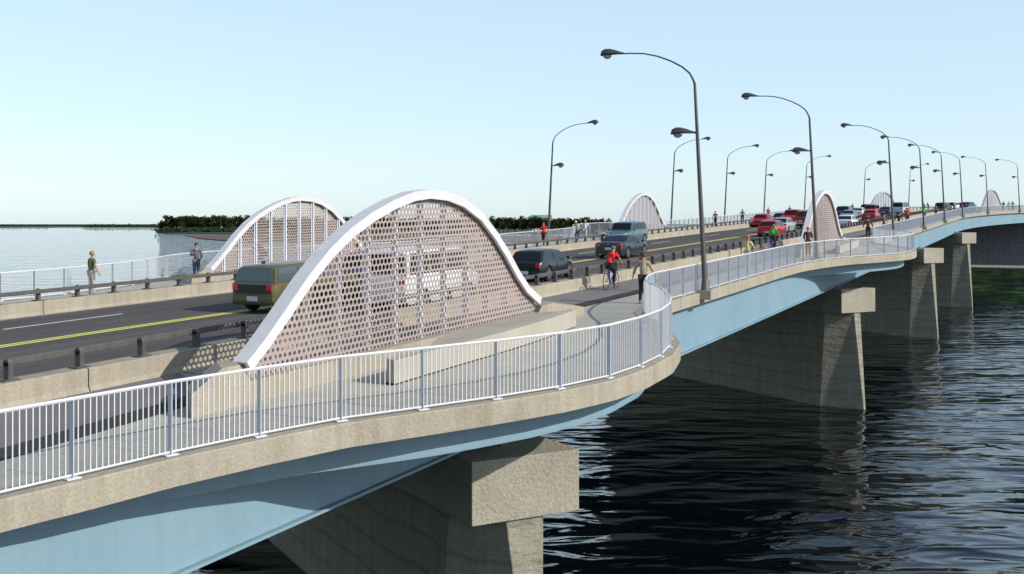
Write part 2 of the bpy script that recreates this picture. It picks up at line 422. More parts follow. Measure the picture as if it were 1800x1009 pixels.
# piers --------------------------------------------------------------
AX = Vector((.489, -.872, 0)); BX = Vector((.872, .489, 0))
def pier(c, ztop, label, smid=None):
    c = Vector((c[0], c[1], 0)); zt = ztop + CAMZ; Lb = 27.5
    e = empty('bridge_pier', (c.x, c.y, 0), label=label, cat='bridge pier', group='concrete piers under the bridge')
    def P(a, b, z): return c + AX * a + BX * b + Vector((0, 0, z))
    zc = zt - 1.5
    mb = MB(); mb.loft([[P(a, b, z) for a, b in ((0, -1.48), (0, 1.48), (-Lb, 1.48), (-Lb, -1.48))] for z in (zc, zt)])
    mb.build('pier_cap', M['conc_rough'], e, world=True, bevel=.02)
    nw = .5 if c.y < 40 else .27
    top = [(-.12, -nw), (-.12, nw), (-1.5, 1.35), (-Lb + 1.5, 1.35), (-Lb + .1, .5), (-Lb + .1, -.5), (-Lb + 1.5, -1.35), (-1.5, -1.35)]
    bot = [(.65, -.03), (.65, .03), (-1.9, 1.5), (-Lb + 1.9, 1.5), (-Lb - .6, .10), (-Lb - .6, -.10), (-Lb + 1.9, -1.5), (-1.9, -1.5)]
    MB().loft([[P(a, b, -1.5) for a, b in bot], [P(a, b, zc) for a, b in top]]).build('pier_shaft', M['conc_pier'], e, world=True, bevel=.02)
    # bearings under the girders
    for tt in (GT - .25, -16.5, -20.5, -24.5, -28.5, -32):
        # where the pier axis crosses the girder line
        best = min(((abs((Vector((B(s, tt).x, B(s, tt).y, 0)) - c).dot(BX)), s) for s in frange(-5, 175, .5)))[1]
        q = B(best, tt); gz = q.z - 2.235
        mb = MB(); mb.box((q.x, q.y, zt + .04), (1.1, .8, .10), rz=rotz_at(best)); mb.box((q.x, q.y, (zt + .09 + gz) / 2), (.75, .55, gz - zt - .085), rz=rotz_at(best))
        mb.build('bearing', M['bearing'], e, world=True)
    return e
pier((.36, 25.4), -5.55, 'nearest concrete pier, its rough square cap end sunlit below the first overlook')
pier((21.7, 66.6), -4.10, 'second concrete pier, standing below the farther overlook')
pier((42.6, 107.4), -2.55, 'third concrete pier between the farther overlook and the last pier')
pier((63.1, 146.8), -1.32, 'last concrete pier next to the grassy bank')

# abutment wall, bank ------------------------------------------------
mb = MB()
a = Vector((60, 228, 0)); b = Vector((150, 178, 0)); th_ = Vector((.5, .87, 0)) * 1.2
mb.loft([[p + Vector((0, 0, z)) for p in (a, b, b + th_, a + th_)] for z in (3.2, 12.4)])
tag(mb.build('abutment_wall', M['stone']), 'dark grey block retaining wall under the far end of the bridge', 'wall')
mb = MB(); rows = []
for i in range(0, 46):
    f = i / 45; r = []
    for j in range(0, 26):
        g = j / 25
        p = Vector((50 + 110 * g, 214 - 46 * g, 0)) ; d = Vector((-.35, -.94, 0)) * (f * 66)
        z = 3.3 - 4.3 * max(0, (f - .06)) / .94 * (1 + .1 * math.sin(g * 9)) + .25 * math.sin(g * 37 + f * 20) * f
        q = p + d; q.z = z - .2 if f > 0 else 3.25; r.append(q)
    rows.append(r)
mb.loft(rows, closed=False)
tag(mb.build('river_bank', M['grass'], smooth=True), 'steep grass bank sloping down to the water below the wall', 'bank', kind='structure')
mb = MB(); a2, b2 = Vector((57, 213.5, 0)), Vector((158, 168.5, 0)); a3, b3 = Vector((57, 232, 0)), Vector((158, 176, 0))
mb.loft([[p + Vector((0, 0, z)) for p in (a2, b2, b3, a3)] for z in (3.0, 3.33)])
tag(mb.build('path', M['gravel']), 'pale path along the foot of the retaining wall', 'path', kind='structure')

# barriers ------------------------------------------------------------
def barrier(t0, t1, label, s0, s1):
    e = empty('concrete_barrier', B((s0 + s1) / 2, t0), label=label, cat='barrier')
    s = s0
    while s < s1 - .5:
        e1 = min(s + 9.6, s1)
        ribbon(MB(), frange(s + .015, e1 - .015, 1.2), lambda q: [(t0 + .05, 0), (t0, .1), (t0, .43), (t0 - .02, .45), (t1 + .02, .45), (t1, .43), (t1, .1), (t1 - .05, 0)], closed=True).build('barrier_segment', M['conc'], e, world=True)
        s = e1
barrier(T_NB0, T_NB1, 'low concrete barrier between the cycle lane and the near traffic lane', SA, 250)
barrier(T_FB0, T_FB1, 'low concrete barrier along the far edge of the carriageway', SA, 250)
GP = MB(); GP.box((0, 0, .012), (.34, .24, .02)); GP.box((0, 0, .17), (.10, .14, .31))
GP.tube([(-.05, 0, .33), (.05, 0, .33)], .07, 8)
GPM = GP.mesh('guard_post', M['dark_metal'])
def guardrail(tc, road, s0, s1, label, group):
    e = empty('guardrail', B((s0 + s1) / 2, tc, .45), label=label, cat='guardrail', group=group)
    tr = tc + road * .14
    ribbon(MB(), frange(s0, s1, 1.55), lambda q: [(tr + .06, .70), (tr + .06, .83), (tr - .06, .83), (tr - .06, .70)], closed=True).build('rail', M['dark_metal'], e, world=True, bevel=.015)
    n = int(round((s1 - s0) / 1.55))
    for i in range(n):
        s = s0 + (i + .5) * (s1 - s0) / n; p = B(s, tc, .455)
        o = bpy.data.objects.new('guard_post', GPM); C.objects.link(o); o.parent = e; o.location = p - e.location; o.rotation_euler.z = rotz_at(s)
cuts = [-10, 14, 38, 62, 86, 110, 134, 158, 182, 206, 230]
nl = ['dark guardrail on the near barrier in the bottom corner, before the nearest arch', 'dark rail on the near barrier, the stretch behind the nearest arch', 'dark rail on the near barrier behind the red cyclist and the man in tan',
      'dark rail on the near barrier just before the second near arch', 'dark rail on the near barrier behind the second near arch', 'dark rail on the near barrier beside the red wagon queue beyond the second arch',
      'dark rail on the near barrier beside the red sedan and the navy car', 'dark rail on the near barrier beside the pale blue van', 'dark rail on the near barrier running up to the crest', 'dark rail on the near barrier over the crest']
fl = ['dark rail on the far barrier, the stretch by the man in an olive shirt', 'dark rail on the far barrier just before the white foot of the far arch', 'dark rail on the far barrier in front of the nearest far arch',
      'dark rail on the far barrier in front of the man in the red shirt', 'dark rail on the far barrier in front of the second far arch', 'dark rail on the far barrier past the second far arch',
      'dark rail on the far barrier beside the oncoming red cars', 'dark rail on the far barrier behind the queue of traffic', 'dark rail on the far barrier below the distant far arch', 'dark rail on the far barrier at the crest']
for i in range(10):
    guardrail((T_NB0 + T_NB1) / 2, -1, cuts[i], cuts[i + 1], nl[i], 'guardrail stretches on the barriers')
    if i: guardrail((T_FB0 + T_FB1) / 2, 1, cuts[i], cuts[i + 1], fl[i], 'guardrail stretches on the barriers')

# railings ------------------------------------------------------------
def post_line(tfun, anchor, lo, hi, step):
    def go(s, sg):
        out = []
        while lo < s < hi:
            q = s; p0 = B(s, tfun(s))
            while (B(q, tfun(q)) - p0).length < step: q += .02 * sg
            s = q; out.append(s)
        return out
    return go(anchor, -1)[::-1] + [anchor] + go(anchor, 1)
def railing(tfun, ss, last, label):
    pts = [B(s, tfun(s)) for s in ss]
    e = empty('footway_railing', pts[len(pts) // 2], label=label, cat='railing', group='white railings along the footways')
    tr, br = MB(), MB()
    up = lambda h: Vector((0, 0, h))
    tr.tube([p + up(1.085) for p in pts], .028, 6, cap=True); br.tube([p + up(.065) for p in pts], .018, 5)
    tr.build('top_rail', M['white_rail'], e, smooth=True, world=True); br.build('bottom_rail', M['white_rail'], e, smooth=True, world=True)
    for i, p in enumerate(pts if last else pts[:-1]):
        d = (pts[min(i + 1, len(pts) - 1)] - pts[max(0, i - 1)]); a = math.atan2(d.y, d.x)
        po = MB(); po.box(p + up(.54), (.014, .095, 1.06), rz=a); po.build('post', M['shaded_post'], e, world=True)
        pl = MB(); pl.box(p + up(.026), (.20, .14, .02), rz=a); pl.build('base_plate', M['white_rail'], e, world=True)
    for p, q in zip(pts, pts[1:]):
        mb = MB(); n = 17; r = .0070 if ss[0] < 34 and 'far' not in label else .0043
        d = (q - p); a = math.atan2(d.y, d.x)
        for k in range(1, n): c = p.lerp(q, k / n); mb.box(c + up(.575), (r * 2, r * 2, 1.0), rz=a)
        mb.build('baluster_panel', M['white_rail'], e, world=True)
def chain(tfun, cutlist, labels, side, far):
    L = post_line(tfun, 10.0 if side > 0 else 30.0, cutlist[0], cutlist[-1], 1.525)
    idx = [min(range(len(L)), key=lambda i: abs(L[i] - c)) for c in cutlist]
    for a, b, l in zip(idx, idx[1:], labels): railing(tfun, L[a:b + 1], b == idx[-1], l)
chain(tn, [-4, 8, 21.5, 33.5, 56, 70.4, 82.5, 106, 130, 154, 178, 202, 232],
      ['white baluster railing at the bottom corner of the near footway', 'white baluster railing sweeping out around the nearest overlook in front of the arch', 'white baluster railing closing the tight end bend of the nearest overlook',
       'white baluster railing passing behind the nearest tall lamp', 'white baluster railing swinging out to the tip of the second overlook', 'white baluster railing curving back in at the end of the second overlook',
       'white baluster railing just past the second overlook, by the third near lamp', 'white baluster railing by the fourth near lamp', 'white baluster railing by the fifth near lamp', 'white baluster railing by the sixth near lamp',
       'white baluster railing in front of the distant near arch', 'white baluster railing past the distant near arch, by the last lamp'], 1, False)
chain(tf, [17, 30, 54, 76, 104, 128, 152, 176, 200, 230],
      ['far footway railing on the edge nearest the open river', 'far footway railing bending out behind the nearest far arch', 'far footway railing between the nearest far arch and the man in red',
       'far footway railing behind the second far arch', 'far footway railing past the second far arch', 'far footway railing by the runner in purple', 'far footway railing behind the oncoming red pickup',
       'far footway railing before the distant far arch', 'far footway railing behind the distant far arch'], -1, True)

# perforated arch screens ----------------------------------------------
AT = [(-6.35, .74), (-5.87, 1.08), (-5.24, 1.6), (-4.57, 2.17), (-3.86, 2.68), (-3.11, 3.09), (-2.31, 3.41), (-1.46, 3.67), (-.62, 3.85), (.1, 3.90),
      (.96, 3.84), (1.75, 3.67), (2.7, 3.29), (3.5, 2.76), (4.15, 2.24), (4.78, 1.67), (5.4, 1.20), (6.2, .80)]
AH0, AH1 = -6.35, 6.2
def arch_h(d): return interp(d, AT)
def arch(c, t, outw, label, detail=True):
    """outw = +1 for the near side (outside towards the near water), -1 for the far side"""
    e = empty('arch_screen', B(c, t, 0), label=label, cat='arch screen', group='white arched screens on the bridge')
    o = outw
    # parapet
    tab = [(-7.5, .41), (-6.75, .74), (-6.3, .74), (-6.0, .40), (6.2, .40), (6.4, .58), (7.1, .60), (9.5, .25)]
    pw0, pw1 = t + .22 * o, t - .42 * o
    ss = sorted(set([c + a for a, _ in tab] + [c + d for d in frange(-6, 6, 1)]))
    MB().loft([[B(s - .3 * o, pw0, -.02), B(s - .3 * o, pw0, interp(s - c, tab)), B(s + .25 * o, pw1, interp(s - c, tab)), B(s + .25 * o, pw1, -.02)] for s in ss]).build('parapet', M['conc'], e, world=True)
    # rib
    ds = [a for a, _ in AT]
    rings = []
    for d in ds:
        g = (arch_h(d + .3) - arch_h(d - .3)) / .6 if AH0 + .05 < d < AH1 - .05 else (.75 if d < 0 else -.55)
        L = math.hypot(1, g); nx, nz = -g / L, 1 / L
        ring = []
        for q, k in ((.18, 0), (-.18, 0), (-.18, -.29), (-.07, -.29), (-.07, -.04), (.09, -.04), (.09, -.22), (.18, -.22)):
            ring.append(B(c + d + nx * k, t + q, arch_h(d) + nz * k))
        rings.append(ring)
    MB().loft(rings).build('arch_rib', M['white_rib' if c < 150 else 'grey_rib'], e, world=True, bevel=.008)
    # mullions on the road side of the sheet
    k = -5
    while k <= 5:
        d = k * 1.08; top = arch_h(d) - .1
        mb = MB(); mb.box((B(c + d, t - .085 * o, .38) + B(c + d, t - .085 * o, top)) / 2, (.06, .13, top - .38), rz=rotz_at(c)); mb.box((B(c + d, t - .03 * o, .38) + B(c + d, t - .03 * o, top)) / 2, (.12, .02, top - .38), rz=rotz_at(c))
        mb.build('mullion', M['mull'], e, world=True); k += 1
    # perforated sheet
    mb = MB(); px_, pz = .145, .134; z0 = .36
    nrow = int(4 / pz)
    def put(cx, cz, hw, hh, r):
        def cl(a, z): return (a, min(z, arch_h(a) - .1))
        corners = [(cx + hw, cz), (cx + hw, cz + hh), (cx, cz + hh), (cx - hw, cz + hh), (cx - hw, cz), (cx - hw, cz - hh), (cx, cz - hh), (cx + hw, cz - hh)]
        if cx - hw < AH0 + .05 or cx + hw > AH1 - .05: return
        if min(arch_h(cx - hw), arch_h(cx + hw)) - .1 < cz + hh:      # border cell
            if max(arch_h(cx - hw), arch_h(cx + hw)) - .1 <= cz - hh: return
            q = [cl(*corners[i]) for i in (1, 3, 5, 7)]
            if abs(q[0][1] - q[3][1]) < 1e-3 and abs(q[1][1] - q[2][1]) < 1e-3: return
            mb.add([B(c + a, t + .02 * o, z) for a, z in q], [(0, 1, 2, 3)]); return
        inner = [(cx + r * math.cos(PI / 4 * i), cz + r * math.sin(PI / 4 * i)) for i in range(8)]
        mb.add([B(c + a, t + .02 * o, z) for a, z in corners + inner], [(i, (i + 1) % 8, 8 + (i + 1) % 8, 8 + i) for i in range(8)])
    for j in range(nrow):
        cz = z0 + (j + .5) * pz; off = .5 * px_ if j % 2 else 0
        i = -48
        while i < 48:
            cx = i * px_ + off
            w_ = math.sin(cx * .55 + 2.2) * .5 + math.sin(cz * 1.1 + cx * .35) * .5
            r = .0515 + .012 * w_ - .006 * (cx > 2.2) * (cz < 1.9)
            if arch_h(cx) > cz - pz: put(cx, cz, px_ / 2, pz / 2, max(.030, min(r, .062)))
            i += 1
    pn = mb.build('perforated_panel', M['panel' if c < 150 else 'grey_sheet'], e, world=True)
    so_ = pn.modifiers.new('thickness', 'SOLIDIFY'); so_.thickness = .012
    return e
NT, FT = -13.3, -33.5
arch(21.45, NT, 1, 'nearest white arch with pinkish perforated sheet, on the near parapet')
arch(70.3, NT, 1, 'second white arch on the near footway side, beyond the tan dressed man')
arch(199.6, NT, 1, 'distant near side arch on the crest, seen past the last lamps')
arch(42.3, FT, -1, 'white arch on the far side of the road behind the olive estate car')
arch(92.0, FT, -1, 'white arch on the far side of the road, above the dark coupe')
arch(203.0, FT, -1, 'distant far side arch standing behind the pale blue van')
# bench wall on the first overlook (and its twin on the second)
for c, lab in ((21.45, 'long low concrete bench wall in front of the nearest arch'), (70.3, 'long low concrete bench wall in front of the second near arch')):
    e = empty('bench_wall', B(c, -11.7, 0), label=lab, cat='bench', group='concrete bench walls on the overlooks')
    ta = lambda s: -11.62 + .28 * ((s - c) / 5.0) ** 2 * (-1 if s > c else .25)
    ribbon(MB(), [c + d for d in frange(-3.8, 6.2, .5)], lambda s: [(ta(s), .035), (ta(s), .50), (ta(s) - .30, .50), (ta(s) - .30, .035)], closed=True, sk=-.5).build('seat_wall', M['plinth'], e, world=True, bevel=.012)
    ribbon(MB(), [c + d for d in frange(-3.75, 6.15, .5)], lambda s: [(ta(s) - .05, .0), (ta(s) - .05, .034), (ta(s) - .28, .034), (ta(s) - .28, .0)], closed=True).build('base_recess', M['gap_shade'], e, world=True)
    ribbon(MB(), [c + d for d in frange(-.6, 6.1, .5)], lambda s: [(ta(s) - .305, .0), (ta(s) - .305, min(.46, .1 + .3 * (s - c + .6))), (-13.06, min(.40, .06 + .3 * (s - c + .6))), (-13.06, .0)], closed=True).build('plinth', M['plinth'], e, world=True)

# lamps ----------------------------------------------------------------
LEAN = .42
def lamp_template():
    e = empty('street_lamp')
    MB().box((0, 0, -.05), (.62, .62, .34)).build('pedestal', M['conc_rough'], e, bevel=.015)
    mb = MB(); mb.tube([(0, 0, .12), (0, 0, .16), (0, 0, .5), (0, 0, .56)], [.2, .17, .15, .11], 10); mb.build('base_sleeve', M['dark_metal'], e, smooth=True)
    mb = MB(); mb.tube([(0, LEAN * z / 8.07, z) for z in (.5, 3, 6, 8.0)], [.105, .09, .07, .055], 10); mb.build('pole', M['lamp_metal'], e, smooth=True)
    pts = [(0, 8.0), (.06, 8.16), (.2, 8.42), (.5, 8.68), (.94, 8.93), (1.5, 9.16), (2.05, 9.30), (2.6, 9.35), (3.0, 9.36)]
    mb = MB(); mb.tube([(0, LEAN + r, z) for r, z in pts], [.05, .042, .036, .033, .031, .029, .027, .026, .026], 8); mb.build('arm', M['lamp_metal'], e, smooth=True)
    def head_(y, z, s):
        mb = MB()
        prof = [(0, .03, 0), (.12, .065, 0), (.3, .12, .02), (.5, .165, .035), (.66, .18, .03), (.77, .15, .01), (.82, .06, -.01)]
        rings = [[Vector((math.cos(a) * w * s, y + l * s, z + (math.sin(a) * w * (.95 if math.sin(a) > 0 else .25) + dz) * s)) for a in [2 * PI * k / 12 for k in range(12)]] for l, w, dz in prof]
        h = mb.loft(rings).build('luminaire', M['lamp_metal'], e, smooth=True)
        g = MB(); g.ell((0, y + .6 * s, z - .02 * s), (.105 * s, .15 * s, .12 * s), 10, 6, fn=lambda p, d: Vector((p.x, p.y, min(p.z, 0))))
        g.build('lens', M['lens'], h, smooth=True)
    head_(LEAN + 2.85, 9.36, 1.22)
    mb = MB(); mb.tube([(0, .3, 6.1), (0, .42, 6.12)], .035, 6); mb.build('bracket', M['lamp_metal'], e)
    head_(.36, 6.12, 1.22)
    return e
lt = lamp_template()
near_lamps = [(39.4, 'tallest looking lamp at the near edge beside the red cyclist, arm over the road'), (60.8, 'lamp at the near edge in front of the second near arch'), (92.8, 'lamp behind the second overlook at the near edge'),
              (115.8, 'near edge lamp standing just past the tip of the second overlook'), (139.0, 'near edge lamp midway up the far slope, above the third pier'), (167.2, 'near edge lamp above the last pier'),
              (191.2, 'near edge lamp in front of the distant near arch'), (210.6, 'last near edge lamp, closest to the picture edge')]
far_lamps = [(76.2, 'far side lamp beside the man in the red shirt'), (106.4, 'far side lamp just past the second far arch'), (126.6, 'far side lamp between the two runners on the far footway'), (146.2, 'far side lamp behind the oncoming red pickup'),
             (171.0, 'far side lamp partly behind the second near arch'), (199.2, 'far side lamp beside the distant far arch'), (217.6, 'farthest far side lamp, by the crest of the road')]
for i, (s, l) in enumerate(near_lamps + far_lamps):
    o = lt if i == 0 else copy_tree(lt)
    near = i < len(near_lamps)
    p = B(s, (NEAR_T + .33) if near else (FAR_T - .33), 0)
    if near: p.z -= .02
    o.location = p; o.rotation_euler.z = (-head(s) + PI / 2) if near else (-head(s) - PI / 2)
    tag(o, l, 'street lamp', 'street lamps along the bridge')

# ------------------------------------------------------------------ vehicles
def car_template(kind, name, pc, L, Wd, H, zb, hood, belt, deck, xa, xb, xc, xd, wr=.33, wheelx=None, roofw=.74, windows=2, crease=True):
    """x runs forward. Bonnet height hood at the nose, belt line, deck height at the tail.
    Cabin: windscreen foot xa, roof front xb, roof rear xc, rear glass foot xd."""
    pm = M[pc]; e = empty(name); hw = Wd / 2; fx, rx = L / 2, -L / 2
    wx = wheelx or (L * .31, -L * .30)
    # stations along the body
    st = set([rx, rx + .04, rx + .15, rx + .35, fx - .35, fx - .15, fx - .04, fx, xa, xd])
    for c in wx:
        for k in range(13): st.add(round(c + (wr + .055) * math.cos(PI * k / 12), 4))
    st |= set(frange(rx + .4, fx - .4, .22)); st = sorted(st)
    def topz(x):
        if kind == 'pickup':
            if x < xd - .02: return deck
        t = [(rx, deck - .10), (rx + .08, deck - .02), (rx + .3, deck), (xd, max(deck, belt) if kind != 'sedan' else deck + .02), (xd + .3, belt), (xa - .2, belt), (xa, belt - .01), (fx - .5, hood + .06), (fx - .12, hood - .03), (fx, hood - .17)]
        t = sorted(t); return interp(x, t)
    def width(x):
        return hw * interp(x, [(rx, .86), (rx + .12, .94), (rx + .5, .985), (0, 1.0), (fx - .7, .98), (fx - .2, .91), (fx, .78)])
    rings = []
    for x in st:
        w = width(x); tz = topz(x); zl = zb + (.10 if abs(x) > L / 2 - .1 else 0)
        for c in wx:
            if abs(x - c) < wr + .056: zl = max(zl, wr + math.sqrt(max(0, (wr + .055) ** 2 - (x - c) ** 2)))
        sh = tz - .07 if kind != 'pickup' else tz - .03
        mid = max(zl + .02, (zb + sh) / 2)
        half = [(0, zb + .06), (w * .80, zb + .05), (w * .82, zl), (w * .965, zl), (w * .99, min(sh - .03, max(zl + .01, zb + .22))), (w, min(sh - .02, max(zl + .015, mid))), (w * .975, sh - .01), (w * .93, tz - .015), (w * .80, tz), (0, tz + .025)]
        ring = [Vector((x, yy, zz)) for yy, zz in half] + [Vector((x, -yy, zz)) for yy, zz in half[-2:0:-1]]
        rings.append(ring)
    MB().loft(rings).build('body', pm, e, smooth=True, angle=38, bevel=.02)
    if kind == 'pickup':
        mb = MB(); mb.box(((rx + xd) / 2, 0, deck + .004), (xd - rx - .16, Wd * .80, .05)); mb.build('cargo_bed', M['black'], e)
    # cabin
    rw, bw = hw * roofw, hw * .90
    def cab(x, z, w): return x, z, w
    prof = [(xa, belt - .03, bw), ((xa + xb * 3) / 4 + .02, H - .10 - (.25 * (H - belt) * .1), rw * 1.02), (xb, H - .045, rw), ((xb + xc) / 2, H, rw), (xc, H - .04, rw * .98), (xd, (deck if kind == 'sedan' else belt) - .03, bw * .97)]
    prof = [prof[0], (xb + .12, H - .085, rw), (xb, H - .05, rw)] + [(xb + (xc - xb) * f, H - .05 * (1 - 4 * f * (1 - f)) - .01 * f, rw) for f in (.25, .5, .75)] + [(xc, H - .06, rw), (xc - .10, H - .11, rw), prof[5]]
    cr = []
    zbase = belt - .05
    def side(z, x):             # half width of the cabin side at height z
        f = (z - zbase) / (H - .06 - zbase); return bw + (rw - bw) * min(1, max(0, f))
    rings = []
    for x, z, w in prof:
        zz = max(z, zbase + .02); w_ = side(zz, x)
        w_ = side(min(zz - .06, H - .06), x) if zz > belt + .1 else bw
        ring = [Vector((x, y_, z_)) for y_, z_ in ((-bw, zbase), (-w_ * 1.0, zz - .06), (-w_ * .94, zz - .025), (-w_ * .78, zz), (0, zz + .02), (w_ * .78, zz), (w_ * .94, zz - .025), (w_ * 1.0, zz - .06), (bw, zbase))]
        rings.append(ring)
    MB().loft(rings).build('cabin', pm, e, smooth=True, angle=30, bevel=.03)
    def quad(name, pts, mat, off, k=3):
        p = [Vector(q) for q in pts]; nrm = (p[1] - p[0]).cross(p[3] - p[0]).normalized()
        cen = sum(p, Vector()) / 4
        if nrm.dot(cen - Vector(((xa + xd) / 2, 0, (belt + H) / 2 - .2))) < 0: nrm = -nrm
        mb = MB(); a = [q + nrm * off for q in p]; b = [q - nrm * .02 for q in p]
        mb.add(a + b, [(0, 1, 2, 3), (7, 6, 5, 4), (0, 4, 5, 1), (1, 5, 6, 2), (2, 6, 7, 3), (3, 7, 4, 0)])
        return mb.build(name, mat, e)
    def inset(x0, z0, x1, z1, a, b): return x0 + (x1 - x0) * a, z0 + (z1 - z0) * a
    zf = H - .075
    # windscreen, rear window
    for nm, X0, X1, zr_, zf in (('windscreen', xa, xb + .12, belt - .03, H - .085), ('rear_window', xd, xc - .10, (deck if kind == 'sedan' else belt) - .03, H - .11)):
        a0, a1 = .13, .94
        b0 = Vector((X0 + (X1 - X0) * a0, 0, zr_ + (zf - zr_) * a0)); b1 = Vector((X0 + (X1 - X0) * a1, 0, zr_ + (zf - zr_) * a1))
        w0 = side(b0.z, 0) * .88; w1 = side(b1.z, 0) * .88
        quad(nm, [(b0.x, -w0, b0.z), (b0.x, w0, b0.z), (b1.x, w1, b1.z), (b1.x, -w1, b1.z)], M['glass'], .025)
    z0, z1 = belt + .03, H - .12
    f0 = (z0 - belt) / (H - belt); f1 = (z1 - belt) / (H - belt)
    xf0, xf1 = xa + (xb - xa) * f0 - .10, xa + (xb - xa) * f1 - .08
    xr0, xr1 = xd + (xc - xd) * f0 + .12, xd + (xc - xd) * f1 + .10
    for sg in (1, -1):
        for i in range(windows):
            g0, g1 = i / windows, (i + 1) / windows
            p0 = xr0 + (xf0 - xr0) * g0 + .035; p1 = xr0 + (xf0 - xr0) * g1 - .035
            q0 = xr1 + (xf1 - xr1) * g0 + .035; q1 = xr1 + (xf1 - xr1) * g1 - .035
            y0, y1 = side(z0, 0), side(z1, 0)
            quad('side_window', [(p0, sg * y0, z0), (p1, sg * y0, z0), (q1, sg * y1, z1), (q0, sg * y1, z1)], M['glass'], .016)
        mb = MB(); mb.ell((xa - .25, sg * (hw + .08), belt + .05), (.07, .11, .08), 8, 6); mb.build('mirror', pm, e, smooth=True)
        # lights
        mb = MB(); mb.box((fx - .10, sg * hw * .66, hood - .16), (.18, hw * .32, .13)); mb.build('headlight', M['clearlamp'], e, bevel=.02)
        tz = deck - .17 if kind in ('sedan', 'pickup') else belt - .17; th = .14 if kind == 'sedan' else .20
        mb = MB(); mb.box((rx + .065, sg * hw * .74, tz), (.19, hw * (.34 if kind == 'sedan' else .22), th)); mb.build('tail_light', M['redlamp'], e, bevel=.02)
        for c in wx:
            wd = MB(); wd.tube([(c, sg * (hw - .235), wr), (c, sg * (hw - .21), wr), (c, sg * (hw - .04), wr), (c, sg * (hw - .015), wr)], [wr * .93, wr, wr, wr * .93], 20)
            ty = wd.build('wheel', M['tyre'], e, smooth=True)
            rm = MB(); y = sg * (hw - .008)
            rm.tube([(c, y - sg * .02, wr), (c, y, wr)], [wr * .66, wr * .63], 20)
            rm.build('rim', M['rim'], ty, smooth=True)
            rm = MB()
            for k in range(5):
                a = 2 * PI * k / 5 + .3; rm.box((c + math.cos(a) * wr * .36, y + sg * .002, wr + math.sin(a) * wr * .36), (wr * .10, .012, wr * .26), M=Matrix.Rotation(-a, 3, 'Y') @ Matrix.Rotation(PI / 2, 3, 'Y'))
            rm.build('wheel_slot', M['black'], ty)
    mb = MB(); mb.box((rx + .05, 0, zb + .20), (.13, Wd * .90, .17)); mb.build('rear_bumper', pm if kind != 'pickup' else M['chrome'], e, bevel=.03)
    mb = MB(); mb.box((rx + .04, 0, zb + .085), (.16, Wd * .84, .09)); mb.build('bumper_skirt', M['black'], e, bevel=.02)
    mb = MB(); mb.box((fx - .05, 0, zb + .16), (.14, Wd * .80, .20)); mb.build('front_bumper', pm if kind != 'pickup' else M['chrome'], e, bevel=.03)
    mb = MB(); mb.box((fx - .02, 0, (hood + zb) / 2 + .05), (.06, Wd * .48, .16 if kind == 'sedan' else .24)); mb.build('grille', M['black'], e, bevel=.01)
    mb = MB(); mb.box((rx - .012, 0, zb + .24 if kind == 'wagon' else (deck + zb) / 2 + .03), (.03, .42, .15)); mb.build('number_plate', M['plate'], e)
    # door seams
    for sg in (1, -1):
        for xx in ((xa + xd) / 2 + .15, xa - .12):
            MB().box((xx, sg * (hw + .0), (belt + zb) / 2 + .05), (.014, .012, (belt - zb) * .78)).build('door_seam', M['black'], e)
    return e
for n, c in dict(olive=(.105, .098, .034), darkteal=(.022, .036, .044), nearblack=(.012, .018, .022), paleblue=(.09, .145, .18), red=(.42, .012, .018), darkred=(.30, .012, .014),
                 silver=(.34, .37, .38), greengrey=(.26, .31, .29), navy=(.03, .045, .10), white=(.7, .72, .74), vanblue=(.42, .52, .60), teal=(.05, .11, .13), blue=(.05, .10, .22)).items(): paint('paint_' + n, c)
def place(o, s, t, fwd=True, yaw=0, label=None, group=None, cat=None):
    # s is where the middle stands
    o.location = B(s, t, .002); g = math.atan(grade(s))
    o.rotation_euler = (0, -g if fwd else g, rotz_at(s) + (0 if fwd else PI) + yaw)
    tag(o, label, cat, group)
    return o
VG = 'vehicles driving over the bridge'
SUVT = car_template('wagon', 'estate_car', 'paint_olive', 4.95, 1.92, 1.60, .26, .94, 1.02, 1.02, 1.25, .75, -2.15, -2.40, wr=.36, windows=3, roofw=.78)
COUPE = car_template('sedan', 'coupe', 'paint_darkteal', 4.6, 1.86, 1.38, .20, .80, .93, .98, 1.1, .30, -.75, -1.75, wr=.34, windows=1, roofw=.70)
HATCH = car_template('wagon', 'hatchback', 'paint_nearblack', 4.2, 1.78, 1.40, .18, .80, .90, .92, 1.15, .45, -1.45, -1.98, wr=.33, windows=2, roofw=.72)
SEDAN = car_template('sedan', 'sedan', 'paint_red', 4.6, 1.80, 1.42, .20, .82, .93, .97, 1.15, .45, -.95, -1.65, wr=.32, windows=2, roofw=.73)
SUV2 = car_template('wagon', 'suv', 'paint_paleblue', 4.7, 1.90, 1.75, .30, 1.0, 1.12, 1.10, 1.2, .65, -1.95, -2.25, wr=.37, windows=3, roofw=.80)
PICK = car_template('pickup', 'pickup_truck', 'paint_red', 5.5, 1.98, 1.85, .38, 1.10, 1.22, 1.16, 1.25, .70, -.55, -.75, wr=.40, windows=2, roofw=.80, wheelx=(1.75, -1.6))
VAN = car_template('wagon', 'van', 'paint_vanblue', 5.0, 1.95, 2.05, .28, 1.05, 1.20, 1.15, 1.75, 1.15, -2.35, -2.45, wr=.34, windows=3, roofw=.90)
for o in SUVT.children:
    if o.name.split('.')[0] in ('rear_window', 'side_window', 'windscreen'): o.data.materials[0] = M['seeglass']
